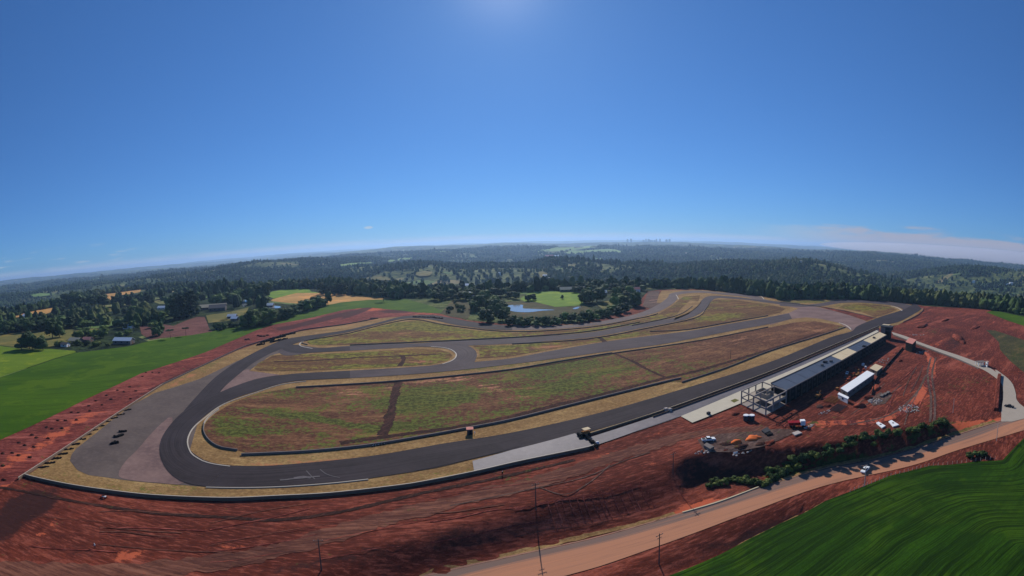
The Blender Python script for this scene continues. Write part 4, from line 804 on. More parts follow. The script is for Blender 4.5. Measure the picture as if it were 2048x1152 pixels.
# ================================================================ BUILDINGS
def Z(px, z): return Gz([px], np.array([float(z)]))[0]
HT = 7.4
near0, near1 = Z((1574,781), HT), Z((1773.6,670), HT); far0, far1 = Z((1541.6,766.7), HT), Z((1758.7,663.7), HT)
def lerp(a, b, t): return a+(b-a)*t
def pit_building():
    e = empty('pit_building', (*lerp(near0, near1, .5), 0)); tag(e, 'long two-storey pit building with alternating blue and beige roof sections', 'building')
    loc = np.array(e.location[:2]); L = lambda q: q-loc
    N0, N1, F0, F1_ = L(near0), L(near1), L(far0), L(far1)
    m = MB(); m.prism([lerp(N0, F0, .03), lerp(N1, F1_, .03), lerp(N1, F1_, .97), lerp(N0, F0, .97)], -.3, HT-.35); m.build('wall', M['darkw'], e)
    cuts = [0, .42, .58, .765, 1]; mats = ['bluer', 'beige', 'bluer', 'beige']
    for i in range(4):
        a, b = cuts[i]+.0005, cuts[i+1]-.0005; P = [lerp(N0, N1, a), lerp(N0, N1, b), lerp(F0, F1_, b), lerp(F0, F1_, a)]
        r = MB(); r.prism(P, HT-.35, HT); o = r.build('roof', M[mats[i]], e); o['label'] = ('blue metal' if mats[i] == 'bluer' else 'beige concrete')+' roof section'
        P2 = [np.array(p) for p in P]
        nr = 6 if mats[i] == 'bluer' else 2
        for k in range(1, nr): g = MB(); a_ = lerp(P2[0], P2[1], k/nr); b_ = lerp(P2[3], P2[2], k/nr); c_ = (a_+b_)/2; d_ = b_-a_; g.box((*c_, HT+.06), (np.hypot(*d_)*.96, .25, .12), math.atan2(d_[1], d_[0])); g.build('seam', M[mats[i]], o)
    pr = MB()
    for A_, B_ in ((N0, N1), (F0, F1_)): c_ = (A_+B_)/2; d_ = B_-A_; pr.box((*c_, HT+.22), (np.hypot(*d_), .3, .4), math.atan2(d_[1], d_[0]))
    pr.build('parapet', M['concD'], e)
    d_ = N1-N0; Ln = np.hypot(*d_); ang = math.atan2(d_[1], d_[0]); u = d_/Ln; v = np.array([u[1], -u[0]])
    for k in range(27):
        p = N0+u*(Ln*(k+.5)/27)+v*.1; c = MB(); c.box((*p, 3.5), (.9, .35, 6.9), ang); c.build('pilaster', M['pil'], e)
    for k in range(26):
        p = N0+u*(Ln*(k+1)/27)+v*.02
        for zz in (1.9, 5.2): c = MB(); c.box((*p, zz), (2.6, .12, 1.5), ang); c.build('window', M['glass'], e)
    for t, s_, w_ in ((.29, .45, 1.4), (.33, .6, 2.2), (.36, .4, 1.6), (.68, .12, 2.4), (.86, .5, 1.8)):
        p = lerp(lerp(N0, N1, t), lerp(F0, F1_, t), s_); c = MB(); c.box((*p, HT+.55), (w_, w_, 1.1), ang); c.box((*p, HT+1.15), (w_*.6, w_*.6, .25), ang); c.build('roof_unit', M['steel'] if w_ > 2 else M['concD'], e)
    c = MB(); A_ = F0-v*2.2; B_ = F1_-v*2.2; c_ = (A_+B_)/2; c.box((*c_, 3.5), (Ln*1.02, 3.6, .25), ang); c.build('canopy', M['concrete'], e)
pit_building()
def frame_building():
    c0, c1, c2, c3 = Z((1532.6,802), HT), Z((1573,781), HT), Z((1541,766.7), HT), Z((1483.5,781), HT)   # near-left, near-right, far-right, far-left
    c2 = c3+(c1-c0)
    e = empty('frame_building', (*((c0+c2)/2), 0)); tag(e, 'unfinished two-storey concrete frame at the left end of the pit building', 'building frame'); loc = np.array(e.location[:2]); q = [c-loc for c in (c0, c1, c2, c3)]
    pt = lambda s, t: lerp(lerp(q[0], q[1], s), lerp(q[3], q[2], s), t)
    def beam(a, b, z, w=.45, hh=.5, nm='beam'): m = MB(); d = b-a; m.box((*((a+b)/2), z), (np.hypot(*d)+w*.9, w, hh), math.atan2(d[1], d[0])); m.build(nm, M['beamc'], e)
    for s in (0, 1/3, 2/3, .999):
        for t in (0, .5, 1):
            m = MB(); p = pt(s, t); m.box((*p, HT/2-.3), (.5, .5, HT+.2)); m.build('column', M['beamc'], e)
    for t in (0, 1, .5): beam(pt(0, t), pt(.999, t), HT-.2 if t != .5 else HT-.25)
    for s in (0, .999): beam(pt(s, 0), pt(s, 1), HT-.23 if s == 0 else HT-.21)
    for t in (0, 1): beam(pt(0, t), pt(.999, t), 3.62 if t else 3.64)
    beam(pt(0, 0), pt(0, 1), 3.6)
    m = MB(); P = [pt(.3, .03), pt(.99, .03), pt(.99, .97), pt(.3, .97)]; m.prism(P, 3.66, 3.9); m.build('floor_slab', M['concrete'], e)
    m = MB(); m.prism([pt(.0, .0), pt(1, .0), pt(1, 1), pt(0, 1)], -.2, .18); m.build('ground_slab', M['beamc'], e)
    for a, b in (((.45, .35), (.45, .8)), ((.45, .8), (.8, .8)), ((.8, .35), (.8, .8)), ((.45, .35), (.62, .35)), ((.62, .5), (.8, .5))):
        A_, B_ = pt(*a), pt(*b); d = B_-A_; m = MB(); m.box((*((A_+B_)/2), 5.), (np.hypot(*d), .25, 2.1), math.atan2(d[1], d[0])); m.build('partition', M['concrete'], e)
    for t in (0,): 
        A_, B_ = pt(.35, 0), pt(.98, 0); d = B_-A_; m = MB(); m.box((*((A_+B_)/2), 4.4), (np.hypot(*d), .2, .9), math.atan2(d[1], d[0])); m.build('parapet', M['concrete'], e)
frame_building()
def block(name, px, z, mats, label, cat, parts=(), base=0., over=.35, up=.25):
    """flat-roofed block traced by its roof corners"""
    P = [Z(p, z) for p in px]; c = np.mean(P, 0); e = empty(name, (*c, base)); tag(e, label, cat); P = [p-c for p in P]; P2 = [p*(1-over/np.hypot(*p)) for p in P]
    m = MB(); m.prism(P2, -.3, z-up-base); m.build('wall', M[mats[0]], e); m = MB(); m.prism(P, z-up-base, z-base); m.build('roof', M[mats[1]], e)
    for i in range(len(P)):
        A_, B_ = P2[i], P2[(i+1) % len(P)]; d = B_-A_; L_ = np.hypot(*d); k = max(1, int(L_/5)); nrm = np.array([d[1], -d[0]])/L_; nrm = nrm if nrm@((A_+B_)/2) > 0 else -nrm
        for j in range(k):
            p = lerp(A_, B_, (j+.5)/k)+nrm*.03; m = MB(); dr = j == 0 and i in (0, 2); m.box((*p, 1.05 if dr else (z-base)*.55), (1., .1, 2.1) if dr else (1.4, .1, 1.)  , math.atan2(d[1], d[0])); m.build('door' if dr else 'window', M['steel'] if dr else M['glass'], e)
    return e, P
block('long_shed', [(1681,776),(1734,741),(1749,747),(1695,784)], 4., ('concD', 'white'), 'long site shed with a bright white flat roof', 'shed')
block('site_container', [(1675,788),(1678,784.5),(1698,794),(1696,798)], 2.7, ('white', 'white'), 'small white site container at the near end of the white-roofed shed', 'container')
block('site_hut', [(1739,736),(1750.5,727.5),(1766,733),(1754,742.5)], 3.4, ('concD', 'beige'), 'square site hut with a beige roof behind the white-roofed shed', 'hut')
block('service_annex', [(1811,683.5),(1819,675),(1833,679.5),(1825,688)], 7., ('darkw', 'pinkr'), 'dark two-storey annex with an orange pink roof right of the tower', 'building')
def tower():
    g0 = Z((1765,650), 10.5); e = empty('control_tower', (*Z((1774,655), 10), 0)); tag(e, 'dark glazed control tower at the far end of the pit building', 'tower'); a = rad(22)
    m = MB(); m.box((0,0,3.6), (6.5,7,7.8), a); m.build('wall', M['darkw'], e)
    m = MB(); m.box((0,0,9.3), (8.4,9,3.6), a); cb = m.build('cabin', M['steel'], e)
    R = Matrix.Rotation(a, 3, 'Z')
    for x, y, w, d in ((0,-4.56,7.2,.1), (0,4.56,7.2,.1), (-4.26,0,.1,7.6), (4.26,0,.1,7.6)):
        p = R @ Vector((x, y, 0)); m = MB(); m.box((p.x, p.y, 9.6), (w, d, 2.), a); m.build('window', M['glass'], cb)
    m = MB(); m.box((0,0,11.25), (9.6,10.2,.3), a); m.build('roof', M['steel'], e); m = MB(); p = R @ Vector((2.2,1.5,0)); m.box((p.x,p.y,11.75), (4.6,6.5,.7), a); m.build('roof_deck', M['beige'], e)
    m = MB(); p = R @ Vector((-4.9,2,0)); m.box((p.x,p.y,8), (1.2,4,5), a); m.build('stair', M['concD'], e)
tower()
def gable(name, p, L_, W_, hh, ang, wall, roof, label, cat='house'):
    w = G([p])[0]; e = empty(name, w, ang); tag(e, label, cat); x, y = L_/2, W_/2; r = W_*.28
    m = MB(); m.add([(-x,-y,-.5),(x,-y,-.5),(x,y,-.5),(-x,y,-.5),(-x,-y,hh),(x,-y,hh),(x,y,hh),(-x,y,hh),(-x,0,hh+r),(x,0,hh+r)], [(0,1,5,4),(2,3,7,6),(1,2,6,9,5),(3,0,4,8,7),(3,2,1,0),(4,5,9,8),(6,7,8,9)]); m.build('wall', M[wall], e)
    m = MB(); X_, Y_ = x+.5, y+.6; k = r/y
    for s in (-1, 1): 
        V = [(-X_, s*Y_, hh+r-k*Y_+.05), (X_, s*Y_, hh+r-k*Y_+.05), (X_, 0, hh+r+.05), (-X_, 0, hh+r+.05)]; V += [(a, b, c+.2) for a, b, c in V]; m.add(V, [(0,1,2,3)[::-1], (4,5,6,7), (0,1,5,4), (1,2,6,5), (2,3,7,6), (3,0,4,7)] if s < 0 else [(0,1,2,3), (7,6,5,4), (4,5,1,0), (5,6,2,1), (6,7,3,2), (7,4,0,3)])
    m.build('roof', M[roof], e)
    for i in range(max(1, int(L_/6))):
        xx = -x+(i+.5)*L_/max(1, int(L_/6)); m = MB(); m.box((xx, -y-.02, hh*.55), (1.6,.12,1.3)); m.build('window', M['glass'], e)
    m = MB(); m.box((x+.02, 0, 1.1), (.12, 1.2, 2.2)); m.build('door', M['timber'], e)
for a in (((248,687), 22, 9, 4, .3, 'concD', 'white', 'farm shed with a long white roof on the edge of the green field', 'shed'), ((425,618), 46, 14, 4, .55, 'concD', 'beige', 'long farm building with a pale sunlit roof', 'farm building'),
    ((436,621), 26, 16, 5, .5, 'concD', 'concD', 'grey farm building in front of the long pale roof', 'farm building'), ((465,636), 12, 8, 3, .3, 'concD', 'white', 'little farmhouse with a white roof among bushes above the green field', 'house'), ((470,641), 9, 7, 3, .1, 'concD', 'white', 'tiny white hut just below the little farmhouse', 'hut'),
    ((152,685), 16, 10, 3, .2, 'concD', 'beige', 'low farmhouse with a pale roof behind garden bushes', 'house'), ((176,683), 11, 8, 3, .3, 'concD', 'pinkr', 'small farmhouse with a pinkish roof right of the low farmhouse', 'house'), ((131,693), 9, 6, 3, .3, 'white', 'concD', 'tiny white outbuilding left of the low farmhouse', 'hut'),
    ((258,657), 13, 9, 3, .3, 'white', 'white', 'small white house among trees left of the ploughed field', 'house'), ((325,618), 16, 9, 3, .3, 'white', 'white', 'white farmhouse in the trees below the dark ridge', 'house'), ((54,634), 20, 12, 3, .2, 'white', 'white', 'small white house under the pale strip field', 'house'),
    ((643,612), 12, 9, 4, .7, 'concD', 'concD', 'grey arched farm shed beside the large golden field', 'shed'), ((1148,583), 44, 12, 4, 0, 'concD', 'beige', 'long pale roofed building at the top of the lime meadow', 'building'), ((1199,589), 20, 10, 3.5, 0, 'concD', 'white', 'white roofed house among dark trees right of the lime meadow', 'house'),
    ((1259,586), 11, 10, 6, 0, 'white', 'white', 'left one of the two bright white houses on the valley edge', 'house'), ((1269,586), 15, 10, 6, 0, 'white', 'pinkr', 'right one of the two bright white houses with a reddish roof', 'house'), ((957,595), 14, 9, 3, 0, 'concD', 'white', 'small pale roofed house right of the water tower', 'house'),
    ((532,614), 24, 10, 3, .3, 'concD', 'white', 'pale farm roof by the second small pond', 'shed')): gable('farm_house' if a[-1] == 'house' else a[-1].replace(' ', '_'), *a)
def far_house(p, L_, roof, label, r0=900):
    w = Gfar([p], r0)[0]; n = 'distant_house'; a = random.uniform(-.4, .4); e = empty(n, (w[0], w[1], w[2]+3), a); tag(e, label, 'house')
    m = MB(); m.box((0,0,3), (L_, L_*.6, 9)); m.build('wall', M['white'], e); m = MB(); m.add([(-L_*.55,-L_*.36,7.4),(L_*.55,-L_*.36,7.4),(L_*.55,L_*.36,7.4),(-L_*.55,L_*.36,7.4),(-L_*.5,0,7.4+L_*.2),(L_*.5,0,7.4+L_*.2)], [(0,1,5,4),(2,3,4,5),(1,2,5),(3,0,4),(3,2,1,0)]); m.build('roof', M[roof], e)
for p, L_, rf, lb in (((1099,515), 70, 'pinkr', 'long pale and orange farm building on the far green slope'), ((1113,515), 40, 'white', 'white shed right of the long farm building on the far slope'), ((1947,567), 20, 'white', 'white house on the forested slope at the far right'), ((2015,573), 20, 'white', 'left one of two white houses at the right edge of the forest slope'),
   ((2022,571), 18, 'white', 'right one of two white houses at the right edge of the forest slope'), ((1603,528), 22, 'beige', 'pale house in the dark wood on the right ridge'), ((1090,557), 14, 'white', 'upper small house in the clearing above the lime meadow'), ((1096,564), 14, 'beige', 'lower small house in the clearing above the lime meadow'),
   ((1655,511), 34, 'white', 'pale farm roofs behind the right ridge'), ((1372,509), 30, 'beige', 'pale house on the far wooded plain'), ((930,577), 26, 'white', 'pale building in the valley behind the water tower'), ((998,552), 14, 'white', 'tiny house in the middle of the far forest slope'), ((430,525), 20, 'white', 'small house on the far slope at the upper left'),
   ((160,562), 34, 'white', 'pale farm building far off at the left')): far_house(p, L_, rf, lb)
# far town on the horizon
for i, px in enumerate([1287,1292,1297,1300,1304,1309,1313,1255,1262,1320,1333,1339]):
    d = rays([(px, 485)])[0]; n = math.hypot(d[0], d[1]); D = 13500; x, y = d[0]/n*D, d[1]/n*D; z = float(hland(np.array([x]), np.array([y]))[0]); hh = max(H+random.choice([-8, 4, 14, 26, 20])-z, 25)
    e = empty('distant_tower_block', (x, y, z-20)); tag(e, 'hazy tower block in the far town on the horizon', 'tower block', 'far town skyline')
    m = MB(); m.box((0,0,hh/2+10), (38+random.random()*30, 34, hh+20)); m.build('wall', M['concD'], e); m = MB(); m.box((0,0,hh+26), (16,14,12)); m.build('roof_room', M['concD'], e)
# water tower
w = G([(940,600)])[0]; e = empty('water_tower', w); tag(e, 'white ball-shaped water tower on a slim stem above the trees', 'water tower'); s = 15/FP*math.dist(w, (0,0,H))
m = MB(); m.tube((0,0,-1), (0,0,s*.8), 1.1, .8, 10); m.build('stem', M['beige'], e); m = MB(); m.sph((0,0,s*.9), 2.6, (1,1,.85), 12, 8); m.build('tank', M['white'], e, True)
# gate house, small tank and covered stand by the concrete road
e, _ = block('gatehouse', [(1971,722.5),(1974,721.3),(1978,723),(1975,724.5)], 4.2, ('white', 'concrete'), 'small white gatehouse tower beside the concrete road', 'gatehouse')
w = G([(1961,731)])[0]; e = empty('open_shelter', w, -.5); tag(e, 'open white shelter with pillars left of the gatehouse', 'shelter')
m = MB(); m.box((0,0,3), (7,5,.25)); m.build('roof', M['concD'], e)
for x in (-3, -1, 1, 3):
    for y in (-2, 2): m = MB(); m.box((x,y,1.4), (.5,.4,3)); m.build('post', M['white'], e)
# two concrete silos/tanks by the frame
for px, lb in (((1492,841), 'left one of two round water tanks with white lids'), ((1503.5,841), 'right one of two round water tanks with white lids')):
    w = G([px])[0]; e = empty('water_tank', w); tag(e, lb, 'water tank', 'round water tanks by the frame'); m = MB(); m.tube((0,0,0), (0,0,2.6), 1.25, 1.3, 16); m.build('body', M['steel'], e, False); m = MB(); m.tube((0,0,2.6), (0,0,2.85), 1.36, 1.2, 16); m.build('lid', M['white'], e)
# marshal hut
w = G([(940,868)])[0]; e = empty('marshal_hut', w, .12); tag(e, 'small hut with a pink flat roof on the barrier beside the main straight', 'hut')
m = MB(); m.box((0,0,1.2), (2.3,2.1,2.5)); m.build('wall', M['steel'], e); m = MB(); m.box((0,.1,2.6), (2.9,2.8,.25)); m.build('roof', M['pinkr'], e); m = MB(); m.box((.2,-1.08,1), (.9,.1,1.9)); m.build('door', M['rubber'], e); m = MB(); m.box((1.9,-.6,.5), (.12,.12,1)); m.box((1.9,-.6,1.1), (.5,.06,.35)); m.build('sign', M['white'], e)
# ================================================================ POLES AND FENCES
def utility_pole(p, top, lb, arm=True, mt='pole', lamp=False):
    w = G([p])[0]; d = rays([top])[0]; hh = min(12, max(6, H-w[2]+d[2]*math.hypot(w[0], w[1])/math.hypot(d[0], d[1]))); e = empty('utility_pole', w); tag(e, lb, 'utility pole'); m = MB(); m.tube((0,0,-.5), (0,0,hh), .17, .11, 8); m.build('post', M[mt], e)
    if arm:
        m = MB(); m.box((0,0,hh-.6), (2.2,.12,.14), .4); m.box((0,0,hh-1.6), (1.4,.1,.12), .4); m.build('crossarm', M[mt], e)
        for x in (-1, 0, 1): i = MB(); i.tube((x*math.cos(.4),x*math.sin(.4),hh-.5), (x*math.cos(.4),x*math.sin(.4),hh-.25), .07, .05, 6); i.build('insulator', M['stone'], e)
utility_pole((1072,1020), (1070,966), 'dark utility pole in the middle of the bottom red slope'); utility_pole((1346,948), (1348,905), 'dark utility pole in front of the shaded cut bank')
utility_pole((643,1140), (639,1078), 'utility pole at the bottom left of centre below the dirt track'); utility_pole((1318,1128), (1316,1067), 'utility pole beside the lower edge of the dirt highway')
utility_pole((1729,973), (1728,930), 'pale utility pole beside the vehicle on the dirt highway', True, 'stone'); utility_pole((1993,882), (1993,848), 'pale utility pole near the right end of the dirt highway', True, 'stone'); utility_pole((1906,826), (1906,797), 'thin pole on the red yard above the roadside shrubs', False, 'stone'); utility_pole((1461,718), (1461,700), 'thin pole standing in the infield right of centre', False)
fpts = resample(G([(1700,985),(1780,953),(1860,932),(1940,923),(1990,918)])[:, :2], 34)-[0, 0]; z = h(*fpts.T); e = empty('wire_fence', (*fpts[17], z[17])); tag(e, 'low wire fence with pale posts along the upper edge of the row crop field', 'fence')
for i in range(34): m = MB(); q = fpts[i]-fpts[17]; m.tube((q[0], q[1], z[i]-z[17]-.2), (q[0], q[1], z[i]-z[17]+1.5), .09, .08, 5); m.build('post', M['stone'], e)
m = MB()
for i in range(33):
    for k in (.5, 1.1): a, b = fpts[i]-fpts[17], fpts[i+1]-fpts[17]; m.tube((*a, z[i]-z[17]+k), (*b, z[i+1]-z[17]+k), .015, None, 3)
m.build('wire', M['steel'], e)
# ================================================================ VEHICLES, MACHINES, PEOPLE
def pickup(name, p, ang, body, label, s=1., cat='pickup truck', bed='steel'):
    w = G([p])[0]; e = empty(name, (w[0], w[1], w[2]+.12), ang); e.scale = (s,)*3; tag(e, label, cat)
    bm = bmesh.new(); 
    def pb(prof, y, nm, mat):
        m = MB(); n = len(prof); V = [(x, -y, z) for x, z in prof]+[(x, y, z) for x, z in prof]; m.add(V, [tuple(range(n)), tuple(range(n, 2*n))[::-1]]+[(i, n+i, n+(i+1) % n, (i+1) % n) for i in range(n)]); o = m.build(nm, M[mat], e)
        b = bmesh.new(); b.from_mesh(o.data); bmesh.ops.recalc_face_normals(b, faces=b.faces); b.to_mesh(o.data); b.free(); md = o.modifiers.new('bevel', 'BEVEL'); md.width = .07; md.segments = 2; return o
    pb([(-2.6,.45),(2.5,.45),(2.6,.75),(2.45,1.02),(1.2,1.12),(-2.6,1.12)], .92, 'body', body)
    pb([(1.15,1.08),(.6,1.62),(-.75,1.66),(-1.05,1.08)], .78, 'window', 'glass'); pb([(.58,1.63),(-.74,1.67),(-.74,1.74),(.56,1.70)], .74, 'roof', body)
    m = MB(); m.box((-1.85,0,1.14), (1.3,1.5,.06)); m.build('cargo_bed', M[bed], e)
    for x in (-1.65, 1.65):
        for y in (-.88, .88): m = MB(); m.tube((x,y-.12,.36), (x,y+.12,.36), .38, None, 14); o = m.build('wheel', M['rubber'], e); m = MB(); k = .13 if y > 0 else -.13; m.tube((x,y+k,.36), (x,y+k*1.1,.36), .2, None, 10); m.build('rim', M['white'], o)
    for y in (-.6, .6): m = MB(); m.box((2.56,y,.8), (.1,.3,.16)); m.build('headlight', M['white'], e)
    return e
pickup('car', (1730,943), rad(200), 'white', 'white car with dark windows driving on the dirt highway', 1., 'car', 'white')
pickup('parked_truck', (1417,882), rad(-10), 'white', 'white pickup parked on the gravel yard near the slab', 1.05)
pickup('car', (2018,815), rad(95), 'steel', 'dark car on the wide concrete road at the right', 1., 'car')
pickup('parked_truck', (1694,748), rad(40), 'white', 'white van parked behind the long white-roofed shed', .9, 'van', 'white'); pickup('parked_truck', (1690,757), rad(40), 'concD', 'grey pickup parked behind the long white-roofed shed', .8)
def lorry(p, ang):
    w = G([p])[0]; e = empty('dump_truck', w, ang); tag(e, 'red truck with a white cab on the gravel yard', 'truck')
    m = MB(); m.box((-.2,0,.85), (7,.9,.35)); m.build('chassis', M['steel'], e)
    m = MB(); m.add([(-3.6,-1.2,1.1),(.9,-1.2,1.1),(.9,1.2,1.1),(-3.6,1.2,1.1),(-4,-1.3,2.5),(1.1,-1.3,2.5),(1.1,1.3,2.5),(-4,1.3,2.5)], [(3,2,1,0),(4,5,6,7),(0,1,5,4),(1,2,6,5),(2,3,7,6),(3,0,4,7)]); m.build('tipper_body', M['redpaint'], e)
    m = MB(); m.box((2.4,0,1.9), (2.1,2.3,2.3)); c = m.build('cab', M['white'], e); md = c.modifiers.new('b', 'BEVEL'); md.width = .15; md.segments = 2; m = MB(); m.box((3.47,0,2.3), (.06,2,.8)); m.build('windscreen', M['glass'], c)
    for x in (-2.8,-1.5,2.4):
        for y in (-1.05, 1.05): m = MB(); m.tube((x,y-.18,.5), (x,y+.18,.5), .5, None, 14); m.build('wheel', M['rubber'], e)
lorry((1594,853), rad(-25))
def roller(p, ang):
    w = G([p])[0]; e = empty('road_roller', w, ang); tag(e, 'beige-canopied tyre roller standing at the end of the pit wall', 'road roller')
    m = MB(); m.box((1.0,0,1.5), (3.2,1.9,1.1)); m.build('body', M['timber'], e); m = MB(); m.box((1.3,0,3.05), (3.0,2.3,.14)); m.build('canopy', M['beige'], e)
    for x in (-.05, 2.65):
        for y in (-1, 1): m = MB(); m.box((x,y,2.5), (.1,.1,1.1)); m.build('post', M['steel'], e)
    m = MB(); m.tube((-1.5,-1.25,.95), (-1.5,1.25,.95), .95, None, 20); m.build('drum', M['rubber'], e); m = MB(); m.box((-1.1,0,1.3), (1.8,2.7,.2)); m.build('yoke', M['steel'], e)
    for y in (-.8, .8): m = MB(); m.tube((2.1,y-.3,.75), (2.1,y+.3,.75), .75, None, 14); m.build('wheel', M['rubber'], e)
roller((1167,872), rad(22))
def excavator(p, ang, lb):
    w = G([p])[0]; e = empty('excavator', w, ang); tag(e, lb, 'excavator')
    for y in (-1.1, 1.1): m = MB(); m.box((0,y,.45), (3.6,.55,.8)); m.tube((-1.8,y-.27,.45), (-1.8,y+.27,.45), .4); m.tube((1.8,y-.27,.45), (1.8,y+.27,.45), .4); m.build('track', M['rubber'], e)
    m = MB(); m.box((-.5,0,1.5), (3,2.3,1.1)); m.build('house', M['timber'], e); m = MB(); m.box((.6,.6,2.2), (1.2,1,1.5)); m.build('cab', M['glass'], e)
    m = MB(); m.tube((.8,-.3,1.6), (3,-.3,3.4), .22, .18); m.tube((3,-.3,3.4), (4.4,-.3,1.6), .17, .13); m.build('boom', M['timber'], e); m = MB(); m.box((4.4,-.3,1.1), (.7,1,.8)); m.build('bucket', M['steel'], e)
excavator((1636,795), rad(30), 'small excavator parked against the dark side of the pit building'); excavator((1693,744+12), rad(50), 'brown excavator behind the left end of the white-roofed shed') if False else None
def figure(p, ang, top, lb, nm='person'):
    w = G([p])[0]; V = [(0,0,.95),(0,0,1.2),(0,0,1.42),(0,0,1.55),(0,.02,1.68),(-.19,0,1.4),(-.27,.03,1.12),(-.26,.12,.88),(.19,0,1.4),(.27,.03,1.12),(.26,.12,.88),(-.1,0,.9),(-.12,.06,.5),(-.12,.0,.08),(-.12,.14,.04),(.1,0,.9),(.13,-.06,.5),(.13,-.14,.08),(.13,0,.04)]
    E_ = [(0,1),(1,2),(2,3),(3,4),(2,5),(5,6),(6,7),(2,8),(8,9),(9,10),(0,11),(11,12),(12,13),(13,14),(0,15),(15,16),(16,17),(17,18)]; Rr = [.15,.15,.14,.06,.11,.08,.05,.04,.08,.05,.04,.1,.07,.045,.04,.1,.07,.045,.04]
    me = bpy.data.meshes.new(nm); me.from_pydata(V, E_, []); me.update(); me.materials.append(M['cloth']); o = bpy.data.objects.new(nm, me); col.objects.link(o); sk = o.modifiers.new('skin', 'SKIN'); 
    for v, r in zip(me.skin_vertices[0].data, Rr): v.radius = (r, r)
    me.skin_vertices[0].data[0].use_root = True; ss = o.modifiers.new('s', 'SUBSURF'); ss.levels = ss.render_levels = 1
    o.location = w; o.rotation_euler = (0, 0, ang); tag(o, lb, 'person')
    m = MB(); m.sph((0,.02,1.7), .125, (1,1,1.1)); m.build('head', M['skin'], o, True); m = MB(); m.sph((0,0,1.75), .13, (1,1,.75)); m.build('cap', M['white'], o, True)
    m = MB(); m.tube((0,0,.98), (0,0,1.45), .19, .2, 12); m.build('shirt', M[top], o, True)
figure((190,1096), 1.2, 'white', 'person in a white top walking alone across the bottom left red ground'); figure((1005,951), .5, 'cloth', 'person in dark clothes with a white cap below the long bottom barrier')
def motorbike(p, ang, lb, s=1., grp=None, quad=False):
    w = G([p])[0]; e = empty('quad_bike' if quad else 'motorcycle', w, ang); e.scale = (s,)*3; tag(e, lb, 'quad bike' if quad else 'motorcycle', grp)
    for x in (-.65, .7):
        for y in ((-.38, .38) if quad else (0,)): m = MB(); m.tyre((x, y, .32), .24, .1, math.pi/2, 0, 12, 6); m.build('wheel', M['rubber'], e)
    m = MB(); m.box((0,0,.62), (1.1,.5 if quad else .26,.3)); m.box((.62,0,.78), (.3,.6 if quad else .2,.2)); m.build('body', M['white'], e); m = MB(); m.box((-.25,0,.84), (.75,.3,.12)); m.build('seat', M['rubber'], e)
    m = MB(); m.tube((.5,-.38,1.05), (.5,.38,1.05), .03); m.tube((.5,0,1.05), (.68,0,.4), .035); m.build('handlebar', M['steel'], e)
motorbike((208,996), .3, 'white quad bike parked below the long bottom barrier at the left', 1.1, None, True)
for i, x in enumerate((746,751,757,763,769)): motorbike((x, 893-i*1.1), 1.3+random.uniform(-.3,.3), 'white and black motorcycle in the short row at the barrier', .95, 'motorcycles by the infield barrier')
# ================================================================ TYRES, PILES, SITE CLUTTER
def tyres(p, n, spreadx, spready, ang, lb, grp=None, stack=3, px=True, R=.42):
    w = G([p])[0]; e = MB(); ca, sa = math.cos(ang), math.sin(ang)
    for i in range(n):
        a, b = (2*(i+.5)/n-1)*spreadx*min(1, n*.22/spreadx), max(-.8, min(.8, random.gauss(0, .3)*spready)); b = b if spready > 1.9 else b*.6; k = random.randrange(1, stack+1)
        for j in range(k): e.tyre((a*ca-b*sa+random.uniform(-.1,.1), a*sa+b*ca+random.uniform(-.1,.1), .17+j*.32), R, .17, random.uniform(-.15,.15), 0, 9, 5)
    o = e.build('tyre_pile', M['rubber'], None, True); o.location = w; tag(o, lb, 'tyre pile', grp); return o
edge = resample(np.array([(84,934),(100,924),(112,915),(125,906),(137,897),(150,886),(164,875),(177,866),(190,857),(202,849),(214,841),(236,831),(252,820)], float), 14)
for q in edge: tyres((q[0]+3, q[1]+1), 9, 2.2, 1.4, rad(65), 'bundle of old tyres leaning on the inside of the left barrier', 'tyre bundles along the left barrier', 2)
tyres((229,887), 26, 1.8, 2.4, rad(70), 'lower heap of black tyres on the empty run-off asphalt', None, 4); tyres((238,873), 26, 2.2, 2., rad(70), 'middle heap of black tyres on the empty run-off asphalt', None, 3); tyres((246,864), 16, 1.6, 1.5, rad(50), 'upper heap of black tyres on the empty run-off asphalt', None, 3)
for q, n, a_, lb in (((522,690), 24, 4, 'heap of black tyres nearest the camera between barrier and upper left track'), ((535,683), 70, 7, 'biggest heap of black tyres between barrier and upper left track'), ((556,676), 60, 9, 'long heap of black tyres lying against the upper left barrier'), ((575,670), 50, 9, 'far end heap of black tyres against the upper left barrier'), ((553,683), 30, 8, 'narrow row of black tyres beside the upper left track'), ((566,680), 20, 7, 'thin far row of black tyres beside the upper left track')):
    tyres(q, n, a_, 2.2, rad(62), lb, None, 5, R=.55)
tyres((848,635), 60, 14, 2, rad(-10), 'dark row of tyres on the outside of the far left bend', None, 4, R=.6); tyres((875,637), 30, 10, 2, rad(-25), 'second dark row of tyres on the outside of the far left bend', None, 4, R=.6)
for i, (x, y) in enumerate(((1172,877),(1178,880),(1182,884),(1187,888),(1191,893))): tyres((x, y), 9, 1.1, 1., rad(-60), 'black tyre stack in the line closing the pit lane', 'tyre stacks closing the pit lane', 4)
tyres((1183,898), 7, .8, 1., 0, 'tyre stack just below the end of the bottom barrier', None, 3); tyres((1166,877), 8, 1.5, .8, rad(22), 'tyre row wrapped round the tip of the pit wall', None, 3)
w = G([(1194,889)])[0]; m = MB(); m.box((0,0,.6), (1.6,.5,1.2), .3); m.box((0,0,1.25), (1.2,.35,.12), .3); o = m.build('barrier_block', M['white'], None); o.location = w; tag(o, 'white block at the right end of the tyre line closing the pit lane', 'barrier block')
